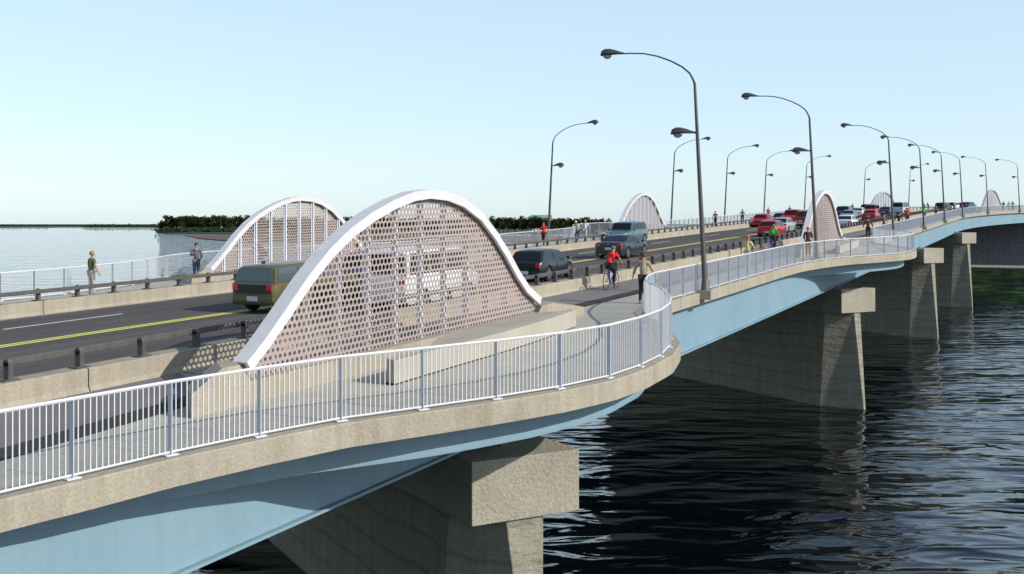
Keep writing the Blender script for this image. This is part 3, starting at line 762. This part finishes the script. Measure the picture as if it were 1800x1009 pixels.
# the nearest ones take extra trim of their own
def trim(e, spec):
    for nm, c, d, mat in spec: MB().box(c, d).build(nm, M[mat], e, bevel=.008)
trim(SUVT, [('tailgate_panel', (-2.474, 0, .80), (.03, 1.50, .28), 'black'), ('antenna_fin', (-1.9, 0, 1.65), (.14, .05, .09), 'black'),
            ('tailgate_trim', (-2.47, 0, .97), (.05, 1.66, .04), 'paint_paleblue')])
trim(COUPE, [('exhaust_tip', (-2.31, .5, .27), (.08, .16, .08), 'chrome'), ('exhaust_tip', (-2.31, -.5, .27), (.08, .16, .08), 'chrome'), ('badge', (-2.30, 0, .86), (.03, .12, .05), 'chrome'), ('sill_strip', (0, -.93, .30), (2.2, .02, .03), 'chrome')])
def veh(tmpl, first, s, t, fwd, label, cat, swap=None, yaw=0):
    o = tmpl if first else copy_tree(tmpl, None, {k: M[v] for k, v in (swap or {}).items()})
    return place(o, s, t, fwd, yaw, label, VG, cat)
R_ = 'paint_red'
veh(SUVT, 1, 29.5, -23.25, True, 'olive estate car with a dark tailgate, straddling the yellow line behind the nearest arch', 'car')
veh(COUPE, 1, 60.6, -23.35, True, 'dark teal coupe with red tail lights ahead of the red shirted cyclist', 'car')
veh(HATCH, 1, 43.7, -20.75, True, 'near black hatchback beside the nearest guardrail', 'car', yaw=.06)
veh(SUV2, 1, 75.5, -28.75, False, 'pale blue oncoming suv partly hidden behind the dark coupe', 'suv')
veh(SUV2, 0, 35.2, -23.2, True, 'dark blue suv seen only through the holes of the nearest arch', 'suv', {'paint_paleblue': 'paint_blue'})
veh(VAN, 0, 31.4, -19.4, True, 'white van seen through the perforated sheet of the nearest arch', 'van', {'paint_vanblue': 'paint_white'})
veh(SEDAN, 1, 118.5, -29.0, False, 'oncoming red car at the head of the far lane', 'car')
veh(PICK, 1, 121.5, -26.2, False, 'oncoming bright red pickup truck with a chrome bumper', 'pickup')
veh(PICK, 0, 113.8, -23.3, True, 'dark red pickup truck seen from behind, cut by the second near arch', 'pickup', {R_: 'paint_darkred'})
veh(HATCH, 0, 92.6, -21.8, True, 'red hatchback wagon seen from behind beyond the green shirted cyclist', 'car', {'paint_nearblack': 'paint_red'})
veh(SEDAN, 0, 101.5, -22.9, True, 'pale grey car just ahead of the red wagon', 'car', {R_: 'paint_silver'})
veh(HATCH, 0, 126.0, -28.6, False, 'dark blue car between the oncoming red car and the red pickup', 'car', {'paint_nearblack': 'paint_blue'})
veh(SEDAN, 0, 141.0, -23.3, True, 'green grey sedan seen from behind just past the second near arch', 'car', {R_: 'paint_greengrey'})
veh(SUV2, 0, 153.5, -26.2, False, 'dark suv behind the green grey sedan', 'suv', {'paint_paleblue': 'paint_navy'})
veh(SEDAN, 0, 161.5, -25.4, True, 'white sedan between the green grey sedan and the red suv', 'car', {R_: 'paint_white'})
veh(SUV2, 0, 178.5, -27.7, False, 'teal suv with pale windows behind the red suv', 'suv', {'paint_paleblue': 'paint_teal'})
veh(SUV2, 0, 171.5, -25.2, True, 'red suv seen from behind in the middle of the queue', 'suv', {'paint_paleblue': 'paint_red'})
veh(SEDAN, 0, 142.6, -20.9, True, 'bright red sedan seen from behind, nearest the guardrail in the queue', 'car')
veh(SEDAN, 0, 169.5, -22.8, True, 'small navy sedan between the bright red sedan and the pale van', 'car', {R_: 'paint_navy'})
veh(VAN, 1, 179.8, -22.8, True, 'pale blue van seen from behind beside the third near lamp', 'van')
veh(SUV2, 0, 198.5, -21.0, True, 'black suv on the crest between two near lamps', 'suv', {'paint_paleblue': 'paint_nearblack'})
veh(SUV2, 0, 216.0, -26.0, False, 'white suv on the crest beside the black suv', 'suv', {'paint_paleblue': 'paint_white'})
veh(SUV2, 0, 210.5, -20.8, True, 'blue suv on the crest nearest the distant near arch', 'suv', {'paint_paleblue': 'paint_blue'})
veh(SEDAN, 0, 111.8, -18.75, True, 'small white car squeezed against the edge of the second near arch', 'car', {R_: 'paint_white'})

# ------------------------------------------------------------------ people
def skin_mesh(name, V, E, mat, sub=1):
    """V: {key:(x,y,z,r)}; E: [(key,key)]"""
    bm = bmesh.new(); lay = bm.verts.layers.skin.verify(); vv = {}
    root = next(iter(V))
    for k, (x, y, z, r) in V.items():
        v = bm.verts.new((x, y, z)); v[lay].radius = (r, r); v[lay].use_root = (k == root); vv[k] = v
    for a, b in E: bm.edges.new((vv[a], vv[b]))
    me = bpy.data.meshes.new(name + '_cage'); bm.to_mesh(me); bm.free()
    o = bpy.data.objects.new(name + '_cage', me); C.objects.link(o)
    o.modifiers.new('skin', 'SKIN').use_smooth_shade = True
    sb = o.modifiers.new('sub', 'SUBSURF'); sb.levels = sub; sb.render_levels = sub
    dg = bpy.context.evaluated_depsgraph_get(); dg.update()
    out = bpy.data.meshes.new_from_object(o.evaluated_get(dg)); out.name = name
    out.materials.clear(); out.materials.append(mat)
    out.polygons.foreach_set('use_smooth', [True] * len(out.polygons))
    bpy.data.objects.remove(o); bpy.data.meshes.remove(me)
    return out
def merged(me, mb, name, mats):
    """join an MB to a mesh"""
    k = len(me.vertices)
    out = MB(); out.add([v.co.copy() for v in me.vertices], [tuple(p.vertices) for p in me.polygons], 0)
    out.add(mb.v, mb.f, 0); out.m = out.m[:len(me.polygons)] + mb.m
    r = bpy.data.meshes.new(name); r.from_pydata([tuple(v) for v in out.v], [], out.f)
    for m in mats: r.materials.append(m)
    r.polygons.foreach_set('material_index', out.m); r.polygons.foreach_set('use_smooth', [True] * len(r.polygons))
    return r
def lerp3(a, b, f): return tuple(a[i] + (b[i] - a[i]) * f for i in range(3))
def person_template(pose):
    """faces +x, feet on z=0"""
    P = dict(pelvis=(0, 0, .95), waist=(0, 0, 1.10), chest=(.0, 0, 1.30), neckb=(.0, 0, 1.45), neck=(.01, 0, 1.51))
    lean = 0
    J = {}
    if pose == 'walk':
        J = dict(kneeL=(.14, .09, .52), ankL=(.20, .09, .10), kneeR=(-.02, -.09, .50), ankR=(-.30, -.09, .15), elbL=(-.10, .30, 1.16), wrL=(-.02, .36, .92), elbR=(.06, -.30, 1.16), wrR=(.22, -.34, .96))
    elif pose == 'armsout':
        J = dict(kneeL=(.04, .10, .50), ankL=(-.05, .11, .08), kneeR=(.02, -.10, .50), ankR=(.04, -.10, .08), elbL=(.02, .31, 1.17), wrL=(.14, .40, .95), elbR=(.0, -.31, 1.17), wrR=(.06, -.43, .93))
    elif pose == 'stand':
        J = dict(kneeL=(.01, .09, .50), ankL=(0, .09, .08), kneeR=(.02, -.09, .50), ankR=(.0, -.09, .08), elbL=(.0, .24, 1.15), wrL=(.12, .20, 1.02), elbR=(.02, -.26, 1.15), wrR=(.24, -.12, 1.26))
    elif pose == 'run':
        J = dict(kneeL=(.30, .09, .66), ankL=(.16, .09, .28), kneeR=(-.06, -.09, .50), ankR=(-.26, -.09, .12), elbL=(-.20, .27, 1.18), wrL=(.02, .28, 1.08), elbR=(.08, -.28, 1.16), wrR=(.28, -.20, 1.28))
    elif pose == 'cycle':
        P = dict(pelvis=(-.24, 0, 1.0), waist=(-.14, 0, 1.13), chest=(.06, 0, 1.29), neckb=(.20, 0, 1.40), neck=(.24, 0, 1.45))
        J = dict(kneeL=(.16, .12, .84), ankL=(.02, .12, .46), kneeR=(.10, -.12, .62), ankR=(-.02, -.12, .22), elbL=(.30, .27, 1.16), wrL=(.42, .25, 1.04), elbR=(.30, -.27, 1.16), wrR=(.42, -.25, 1.04))
    nk = Vector(P['neck']); cy = pose == 'cycle'
    hd_ = nk + Vector((.045 if cy else .015, 0, .13))
    hipL, hipR = tuple(Vector(P['pelvis']) + Vector((0, .09, -.05))), tuple(Vector(P['pelvis']) + Vector((0, -.09, -.05)))
    sb = Vector(P['neckb']) - (Vector(P['neckb']) - Vector(P['chest'])).normalized() * .04
    shL, shR = tuple(sb + Vector((0, .185, 0))), tuple(sb + Vector((0, -.185, 0)))
    V = {'pelvis': (*P['pelvis'], .125), 'waist': (*P['waist'], .115), 'chest': (*P['chest'], .135), 'neckb': (*P['neckb'], .075), 'neck': (*P['neck'], .052),
         'jaw': (*(nk + Vector((.03, 0, .06))), .062), 'head': (*hd_, .088), 'crown': (*(hd_ + Vector((-.005, 0, .075))), .062)}
    E = [('pelvis', 'waist'), ('waist', 'chest'), ('chest', 'neckb'), ('neckb', 'neck'), ('neck', 'jaw'), ('jaw', 'head'), ('head', 'crown')]
    for S, sh, hip in (('L', shL, hipL), ('R', shR, hipR)):
        sg = 1 if S == 'L' else -1
        el, wr, kn, an = J['elb' + S], J['wr' + S], J['knee' + S], J['ank' + S]
        V['sh' + S] = (*sh, .062); V['el' + S] = (*el, .042); V['fa' + S] = (*lerp3(el, wr, .35), .042); V['wr' + S] = (*wr, .026)
        V['ua' + S] = (*lerp3(sh, el, .4), .052)
        d = (Vector(wr) - Vector(el)).normalized(); pm = Vector(wr) + d * .06
        V['palm' + S] = (*pm, .034)
        E += [('neckb', 'sh' + S), ('sh' + S, 'ua' + S), ('ua' + S, 'el' + S), ('el' + S, 'fa' + S), ('fa' + S, 'wr' + S), ('wr' + S, 'palm' + S)]
        V['hip' + S] = (*hip, .095); V['th' + S] = (*lerp3(hip, kn, .45), .082); V['kn' + S] = (*kn, .058); V['ca' + S] = (*lerp3(kn, an, .35), .058); V['an' + S] = (*an, .036)
        V['he' + S] = (an[0] - .02, an[1], an[2] - .045, .036); V['toe' + S] = (an[0] + .15, an[1] + sg * .015, an[2] - .055, .030)
        E += [('pelvis', 'hip' + S), ('hip' + S, 'th' + S), ('th' + S, 'kn' + S), ('kn' + S, 'ca' + S), ('ca' + S, 'an' + S), ('an' + S, 'he' + S), ('he' + S, 'toe' + S)]
    under = {'pelvis', 'waist', 'chest'} | {a + S for S in 'LR' for a in ('sh', 'hip', 'th', 'kn', 'ca')}
    body = skin_mesh('body', {k: (*v[:3], v[3] * (.74 if k in under else 1)) for k, v in V.items()}, E, M['skin'], 1)
    # face, ears, five fingers on each hand
    ex = MB(); h = hd_
    ex.tube([h + Vector((.075, 0, .02)), h + Vector((.098, 0, -.012)), h + Vector((.105, 0, -.028)), h + Vector((.08, 0, -.035))], [.008, .011, .014, .008], 6)
    for sg in (1, -1):
        ex.ell(h + Vector((-.005, sg * .088, -.01)), (.018, .009, .03), 8, 6)
        ex.ell(h + Vector((.078, sg * .031, .012)), (.011, .012, .009), 8, 6, m=1)
    ex.box(h + Vector((.086, 0, -.06)), (.012, .046, .009), m=2)
    for S in ('L', 'R'):
        sg = 1 if S == 'L' else -1
        el, wr = Vector(J['elb' + S]), Vector(J['wr' + S]); d = (wr - el).normalized()
        fw = Vector((1, 0, 0)); sd_ = (fw - d * fw.dot(d)).normalized(); nm = d.cross(sd_).normalized() * (1 if sg > 0 else -1)
        if cy: sd_ = Vector((0, -sg, 0)); nm = Vector((0, 0, -1))
        if nm.y * sg > 0 and not cy: nm = -nm
        base = wr + d * .085
        for i, (o_, L_) in enumerate(((.028, .070), (.010, .080), (-.009, .074), (-.026, .058))):
            p0 = base + sd_ * o_; c1 = p0 + d * L_ * .5 + nm * .006; c2 = c1 + (d * .75 + nm * .65).normalized() * L_ * .35; c3 = c2 + (d * .35 + nm * .9).normalized() * L_ * .28
            ex.tube([p0 - d * .02, c1, c2, c3], [.010, .0095, .0085, .006], 6)
        p0 = wr + d * .035 + sd_ * .028; ex.tube([p0, p0 + (d * .5 + sd_ * .75).normalized() * .04, p0 + (d * .9 + sd_ * .5 + nm * .3).normalized() * .072], [.012, .011, .007], 6)
    body = merged(body, ex, 'body', [M['skin'], M['eye'], M['lips']])
    sub = lambda keys, add, cut=None: {k: (*V[k][:3], V[k][3] + add) for k in keys}
    sk = ['chest', 'waist', 'pelvis', 'neckb'] + [a + S for S in 'LR' for a in ('sh', 'ua', 'el', 'fa', 'wr')]
    VS = sub(sk, .014); VS['pelvis'] = (*V['pelvis'][:3], .137)
    for S in 'LR': VS['wr' + S] = (*lerp3(V['fa' + S], V['wr' + S], .8), .038)
    ES = [('chest', 'waist'), ('waist', 'pelvis'), ('chest', 'neckb')] + [q for S in 'LR' for q in (('neckb', 'sh' + S), ('sh' + S, 'ua' + S), ('ua' + S, 'el' + S), ('el' + S, 'fa' + S), ('fa' + S, 'wr' + S))]
    shirt = skin_mesh('shirt', VS, ES, M['skin'])
    VH = {k: v for k, v in VS.items() if k[:2] not in ('fa', 'wr')}; 
    for S in 'LR': VH['el' + S] = (*lerp3(V['ua' + S], V['el' + S], .6), .056)
    tee = skin_mesh('t_shirt', VH, [q for q in ES if q[0] in VH and q[1] in VH], M['skin'])
    tk = ['pelvis'] + [a + S for S in 'LR' for a in ('hip', 'th', 'kn', 'ca', 'an')]
    VT = sub(tk, .015); VT['pelvis'] = (*(Vector(V['pelvis'][:3]) - Vector((0, 0, .015))), .134)
    trousers = skin_mesh('trousers', VT, [('pelvis', 'hip' + S) for S in 'LR'] + [q for S in 'LR' for q in (('hip' + S, 'th' + S), ('th' + S, 'kn' + S), ('kn' + S, 'ca' + S), ('ca' + S, 'an' + S))], M['skin'])
    shoes = []
    for S in 'LR':
        VS2 = {'he' + S: (*V['he' + S][:3], .046), 'toe' + S: (*V['toe' + S][:3], .038), 'an' + S: (*V['an' + S][:3], .042)}
        shoes.append(skin_mesh('shoe', VS2, [('an' + S, 'he' + S), ('he' + S, 'toe' + S)], M['black']))
    hr = MB(); hr.ell(h + Vector((-.018, 0, .035)), (.105, .098, .105), 14, 10, fn=lambda p, d: p if not (d.x > .35 and d.z < .35) and d.z > -.75 else p * .8)
    hair = hr.mesh('hair', M['black'], True)
    hl = MB(); hl.ell(h + Vector((-.01, 0, .05)), (.135, .105, .10), 14, 10, fn=lambda p, d: Vector((p.x, p.y, max(p.z, -.01))))
    helmet = hl.mesh('helmet', M['black'], True)
    return dict(body=body, shirt=shirt, tee=tee, trousers=trousers, shoes=shoes, hair=hair, helmet=helmet)
M['lips'] = plain('lips', (.35, .12, .10), .6)
PT = {p: person_template(p) for p in ('walk', 'armsout', 'stand', 'run', 'cycle')}
CL = dict(tan=(.40, .31, .19), black=(.012, .012, .014), red=(.62, .02, .02), olive=(.12, .14, .05), stone=(.42, .40, .36), purple=(.16, .05, .12), yellow=(.62, .58, .26), green=(.04, .50, .03), brown=(.10, .035, .018),
          navy=(.03, .035, .08), grey=(.12, .13, .16), white=(.7, .7, .74), blue=(.10, .16, .42), darkolive=(.13, .11, .02), orange=(.40, .12, .03), teal=(.03, .16, .12), darkred=(.22, .02, .02))
for k, v in CL.items(): cloth('cloth_' + k, v)
for k, v in dict(dark=(.015, .01, .008), brown=(.07, .04, .02), ginger=(.45, .10, .03), grey=(.30, .28, .25), fair=(.28, .18, .07)).items(): M['hair_' + k] = plain(k + '_hair', v, .7)
def obj_(name, me, mat, parent):
    o = bpy.data.objects.new(name, me); C.objects.link(o); o.parent = parent
    if mat: o.material_slots[0].link = 'OBJECT'; o.material_slots[0].material = mat
    return o
def person(pose, s, t, away, top, legs, hair, label, tee=True, yaw=0, helmet=None, scale=1.0, group='people on the footways'):
    T = PT[pose]; e = empty('person', B(s, t, 0), rotz_at(s) + (0 if away else PI) + yaw, label, 'person', group)
    if pose == 'cycle': e.location.z += .02
    e.scale = (scale,) * 3
    obj_('body', T['body'], None, e); obj_('shirt', T['tee'] if tee else T['shirt'], M['cloth_' + top], e); obj_('trousers', T['trousers'], M['cloth_' + legs], e)
    for sh in T['shoes']: obj_('shoe', sh, M['cloth_black'], e)
    if helmet: obj_('helmet', T['helmet'], M['cloth_' + helmet], e)
    else: obj_('hair', T['hair'], M['hair_' + hair], e)
    return e
def bicycle_template(fm):
    e = empty('bicycle'); r = .335
    for x in (.52, -.50):
        mb = MB(); pts = [Vector((x + math.cos(a) * r, 0, r + .01 + math.sin(a) * r)) for a in [2 * PI * k / 28 for k in range(29)]]
        mb.tube(pts, .018, 6, cap=False); ty = mb.build('wheel', M['tyre'], e, smooth=True)
        mb = MB(); mb.tube([(x + math.cos(a) * (r - .025), 0, r + .01 + math.sin(a) * (r - .025)) for a in [2 * PI * k / 28 for k in range(29)]], .010, 5, cap=False)
        for k in range(12): a = 2 * PI * k / 12; mb.tube([(x, 0, r + .01), (x + math.cos(a) * (r - .03), 0, r + .01 + math.sin(a) * (r - .03))], .002, 3)
        mb.tube([(x, -.04, r + .01), (x, .04, r + .01)], .02, 8); mb.build('rim', M['chrome'], ty, smooth=True)
    mb = MB(); bb = (-.05, 0, .29); st = (-.20, 0, .86); hd = (.36, 0, .86); hd2 = (.39, 0, .74)
    for a, b, w in ((bb, st, .017), (st, hd, .016), (bb, hd2, .02), (hd, hd2, .02)): mb.tube([a, b], w, 8)
    for sg in (1, -1):
        mb.tube([(-.50, sg * .05, r), (bb[0], sg * .02, bb[2])], .010, 6); mb.tube([(-.50, sg * .05, r), (st[0], sg * .02, st[2] - .04)], .009, 6); mb.tube([(.52, sg * .05, r), (.40, sg * .03, .72)], .012, 6)
    mb.build('frame', fm, e, smooth=True)
    mb = MB(); mb.tube([(st[0], 0, st[2]), (-.215, 0, .93)], .014, 6); mb.ell((-.22, 0, .945), (.13, .07, .03), 10, 6); mb.build('saddle', M['black'], e, smooth=True)
    mb = MB(); mb.tube([hd, (.37, 0, .98), (.42, 0, 1.01)], .013, 6); mb.tube([(.44, -.27, 1.0), (.42, 0, 1.01), (.44, .27, 1.0)], .014, 6); mb.build('handlebar', M['black'], e, smooth=True)
    mb = MB(); mb.tube([(bb[0], -.01, bb[2]), (bb[0], .01, bb[2])], .09, 16)
    mb.bar((bb[0], .07, bb[2]), (.0, .07, bb[2] + .14), .015, .02); mb.bar((bb[0], -.07, bb[2]), (-.08, -.07, bb[2] - .15), .015, .02)
    mb.box((.0, .12, bb[2] + .12), (.09, .08, .02)); mb.box((-.05, -.12, bb[2] - .13), (.09, .08, .02)); mb.build('crankset', M['chrome'], e)
    return e
BK = bicycle_template(paint('paint_royalblue', (.05, .06, .45)))
nb = [0]
def cyclist(s, t, away, top, legs, label, blabel, helmet='grey', hair=None, frame_=None, yaw=0):
    person('cycle', s, t, away, top, legs, hair or 'dark', label, helmet=helmet if not hair else None, yaw=yaw, group='cyclists')
    b = BK if nb[0] == 0 else copy_tree(BK, None, {'paint_royalblue': M[frame_]} if frame_ else None)
    nb[0] += 1; b.location = B(s, t, .0); b.rotation_euler = (0, 0, rotz_at(s) + (0 if away else PI) + yaw)
    tag(b, blabel, 'bicycle', 'bicycles being ridden')
person('armsout', 34.7, -12.6, True, 'tan', 'black', 'brown', 'person in a tan jumper and black trousers walking away beside the curved railing', tee=False, yaw=.1)
cyclist(39.6, -15.75, True, 'red', 'black', 'cyclist in a red shirt and grey helmet riding in the near cycle lane', 'blue bicycle under the red shirted rider in the near cycle lane')
person('armsout', 30.2, -34.2, True, 'olive', 'stone', 'fair', 'person in an olive shirt and pale trousers on the far footway, nearest the open river', yaw=-.25)
person('stand', 37.9, -36.0, False, 'grey', 'grey', 'dark', 'person in a dark suit standing by the foot of the nearest far arch', tee=False, yaw=.8)
cyclist(42.8, -36.3, False, 'blue', 'navy', 'cyclist in blue seen through the sheet of the nearest far arch', 'bicycle seen through the sheet of the nearest far arch', helmet='white')
person('walk', 73.0, -34.5, False, 'red', 'black', 'brown', 'person in a red shirt walking on the far footway by a lamp foot')
cyclist(78.0, -33.9, False, 'white', 'navy', 'cyclist in white and blue on the far side, left of the oncoming suv', 'blue bicycle on the far side, left of the oncoming suv', helmet='white')
person('walk', 80.6, -34.3, False, 'white', 'stone', 'grey', 'person in pale clothes walking behind the cyclist in white')
person('walk', 117.2, -34.0, False, 'purple', 'black', 'dark', 'person in purple with black trousers on the far footway after the second far arch')
person('armsout', 130.8, -34.5, False, 'darkolive', 'navy', 'brown', 'person in an olive yellow top with arms held out, behind the oncoming red car')
person('run', 142.5, -34.1, False, 'purple', 'black', 'dark', 'runner in purple beside a far lamp, above the pale grey car')
person('stand', 155.5, -34.1, False, 'darkolive', 'brown', 'fair', 'person in mustard seen over the oncoming red pickup')
person('stand', 190.4, -34.0, False, 'grey', 'grey', 'dark', 'person in grey seen above the white sedan')
person('stand', 205.0, -34.0, False, 'black', 'black', 'dark', 'person all in black standing between the red suv and the pale van', tee=False)
person('walk', 213.0, -34.0, False, 'black', 'grey', 'dark', 'person in black just past the pale blue van')
cyclist(217.6, -32.4, False, 'darkred', 'black', 'cyclist in dark red on the far side of the crest', 'bicycle of the dark red rider on the crest', hair='dark')
cyclist(219.2, -32.4, False, 'red', 'black', 'cyclist in bright red on the far side of the crest', 'bicycle of the bright red rider on the crest', hair='dark')
person('walk', 51.4, -13.3, False, 'yellow', 'stone', 'ginger', 'person with ginger hair and a pale yellow shirt behind the near railing', scale=.98, yaw=2.9)
cyclist(68.5, -16.1, True, 'green', 'navy', 'cyclist in a bright green shirt behind the near railing', 'blue bicycle under the bright green rider', helmet='stone')
person('stand', 63.2, -12.8, True, 'brown', 'brown', 'ginger', 'person in reddish brown beside the foot of the second near arch', tee=False)
person('armsout', 87.0, -13.0, True, 'brown', 'black', 'dark', 'person in a brown jacket and black trousers walking away past the second near arch', tee=False)
person('walk', 95.8, -13.0, False, 'grey', 'navy', 'ginger', 'person in grey blue with ginger hair behind the railing after the second overlook')
person('walk', 105.6, -13.0, True, 'black', 'black', 'dark', 'person in a black shirt behind the railing beside the fourth near lamp', tee=False)
cyclist(136.8, -16.0, True, 'red', 'navy', 'cyclist in a red shirt between the third and fourth near lamps', 'blue bicycle between the third and fourth near lamps', hair='dark')
person('walk', 129.0, -14.9, True, 'orange', 'brown', 'brown', 'person in rusty orange next to the red cyclist between lamps', tee=False)
cyclist(143.2, -14.6, True, 'green', 'navy', 'cyclist in green just right of the fourth near lamp', 'bicycle of the green rider by the fourth near lamp', hair='dark')
person('walk', 157.0, -14.5, True, 'teal', 'navy', 'dark', 'person in dark teal below the black suv on the crest')
person('walk', 170.8, -14.5, True, 'darkolive', 'stone', 'dark', 'person in yellow olive beside the fifth near lamp', yaw=.2)
person('walk', 178.4, -14.5, True, 'brown', 'brown', 'brown', 'person in brown between the fifth and sixth near lamps', tee=False)
person('walk', 187.8, -14.5, True, 'purple', 'navy', 'dark', 'person in dark purple just right of the sixth near lamp')
person('stand', 205.4, -13.0, True, 'black', 'black', 'dark', 'person in black standing at the end of the distant near arch', tee=False)
cyclist(212.8, -14.5, True, 'green', 'grey', 'cyclist in pale green beyond the distant near arch', 'bicycle of the pale green rider beyond the distant near arch', hair='dark')
person('walk', 213.5, -14.0, True, 'teal', 'navy', 'dark', 'person in teal half hidden by the last near lamp')

# ------------------------------------------------------------------ far shore
def tree_mesh(seed, lm):
    rnd = random.Random(seed); tr, cr = MB(), MB(); H = 18 + rnd.uniform(-1.5, 2)
    tr.tube([(0, 0, -.5), (.1, 0, 3), (.2, .1, 7), (0, 0, 11)], [.5, .4, .3, .12], 6)
    for k in range(5):
        a = rnd.uniform(0, 6.28); z = rnd.uniform(4, 8); tr.tube([(.1, 0, z), (math.cos(a) * 2.6, math.sin(a) * 2.6, z + 3)], [.18, .06], 4)
    cl = [(rnd.gauss(0, 2.0), rnd.gauss(0, 2.0), rnd.uniform(6.5, H - 2.2), rnd.uniform(1.6, 2.7)) for _ in range(17)]
    for cx, cy, cz, r in cl:
        for _ in range(55):
            d = Vector((rnd.gauss(0, 1), rnd.gauss(0, 1), rnd.gauss(0, 1))).normalized() * r * rnd.uniform(.6, 1.12)
            c = Vector((cx, cy, cz)) + d; a, b = Vector((rnd.gauss(0, 1), rnd.gauss(0, 1), rnd.gauss(0, 1))).normalized(), None
            b = a.orthogonal().normalized(); s_ = rnd.uniform(.35, .75)
            cr.add([c + a * s_, c + b * s_, c - a * s_, c - b * s_], [(0, 1, 2, 3)])
    return tr.mesh('trunk', M['bark']), cr.mesh('crown', M[lm])
TM = [tree_mesh(3, 'leaf'), tree_mesh(9, 'leaf2'), tree_mesh(14, 'leaf')]
def tree(x, y, sc, k, label, group, z=.8):
    e = empty('tree', (x, y, z), random.uniform(0, 6), label, 'tree', group); e.scale = (sc * random.uniform(.9, 1.2), sc * random.uniform(.9, 1.2), sc)
    for nm, me in zip(('trunk', 'crown'), TM[k]): o = bpy.data.objects.new(nm, me); C.objects.link(o); o.parent = e
def pxw(x, D): return (x - 900) / 1870 * D
def land(name, pts, z, mat, label, depth=1.0):
    mb = MB(); mb.loft([[Vector((x, y, q)) for x, y in pts] for q in (-1, z)]); return tag(mb.build(name, mat), label, name.replace('_', ' '), kind='structure')
land('far_shore', [(pxw(286, 1235), 1235), (pxw(330, 1170), 1170), (pxw(420, 1120), 1120), (900, 1080), (900, 2600), (pxw(285, 2600), 2600), (pxw(274, 1500), 1500), (pxw(275, 1300), 1300)], .7, M['shore'], 'low dark shore under the grove')
land('far_shore', [(pxw(326, 960), 960), (pxw(338, 860), 860), (pxw(350, 770), 770), (pxw(385, 700), 700), (pxw(430, 640), 640), (500, 640), (500, 900), (-100, 930), (pxw(380, 985), 985)], .6, M['earth'], 'reddish brown spit in the water before the grove')
gl = 'dark green broadleaf tree in the grove on the far point'
for i in range(40):
    D = 1290 + (i % 3) * 45 + random.uniform(-8, 8); x = 284 + i * 4.0 + random.uniform(-2, 2)
    tree(pxw(x, D), D, random.uniform(1.0, 1.2) if i > 2 else .7 + .1 * i, i % 3, gl, 'trees of the grove on the far point')
gl2 = 'dark green broadleaf tree in the row behind the arches'
for i in range(104):
    x = 440 + i * 6.1 + random.uniform(-3, 3); D = 1150 - i + random.uniform(-60, 60)
    tree(pxw(x, D), D, random.uniform(.86, 1.04) * (1 if x < 960 else .93), i % 3, gl2, 'trees of the row behind the arches')
rnd = random.Random(5)
def scrub(name, x0, x1, D, h0, h1, n, label, kind='stuff'):
    mb = MB()
    for i in range(n):
        x = x0 + (x1 - x0) * i / (n - 1) + rnd.uniform(-1, 1); dd = D * rnd.uniform(.99, 1.03); s_ = rnd.uniform(h0, h1)
        c = Vector((pxw(x, dd), dd, s_ * .35))
        for _ in range(16):
            d = Vector((rnd.gauss(0, 1.3), rnd.gauss(0, .7), rnd.gauss(0, .45))) * s_ * .5; a = Vector((rnd.gauss(0, 1), rnd.gauss(0, 1), rnd.gauss(0, 1))).normalized(); b = a.orthogonal().normalized(); q = s_ * .35
            mb.add([c + d + a * q, c + d + b * q, c + d - a * q, c + d - b * q], [(0, 1, 2, 3)])
    return tag(mb.build(name, M['scrub']), label, 'shrubs', kind=kind)
scrub('shrubs', 283, 420, 1255, 4, 7, 90, 'low scrub under the grove on the far point')
land('far_shore', [(pxw(-60, 2500), 2500), (pxw(75, 2700), 2700), (pxw(180, 3000), 3000), (pxw(290, 2600), 2600), (pxw(300, 3400), 3400), (pxw(-60, 3400), 3400)], 1.5, M['shore'], 'thin strip of distant dark shore on the horizon')
scrub('woodland', -40, 80, 3300, 4, 8, 120, 'distant line of low trees on the horizon beyond the open river')
scrub('woodland', 80, 200, 3500, 3, 6, 100, 'thin distant treeline before the wooded point')
scrub('woodland', 150, 288, 2900, 5, 9, 110, 'distant treeline next to the wooded point')
land('far_shore', [(-3000, 5200), (4200, 5200), (4200, 5600), (-3000, 5600)], 5, M['shore'], 'dark land along the whole horizon')
# building with a green roof behind the tree row
D = 1500; e = empty('building', (pxw(955, D), D, .5), label='pale building with a green roof showing above the far tree row', cat='building')
MB().box((0, 0, 9), (34, 14, 18)).build('wall', M['wallpale'], e)
MB().loft([[Vector((x, y, z)) for y, z in ((-8.5, 18), (0, 22.5), (8.5, 18))] for x in (-18, 12)]).build('roof', M['roofgreen'], e)
mb = MB(); [mb.box((-13 + 5 * k, -7.02, 13), (1.8, .1, 2.2)) for k in range(6)]; mb.build('window', M['glass'], e)
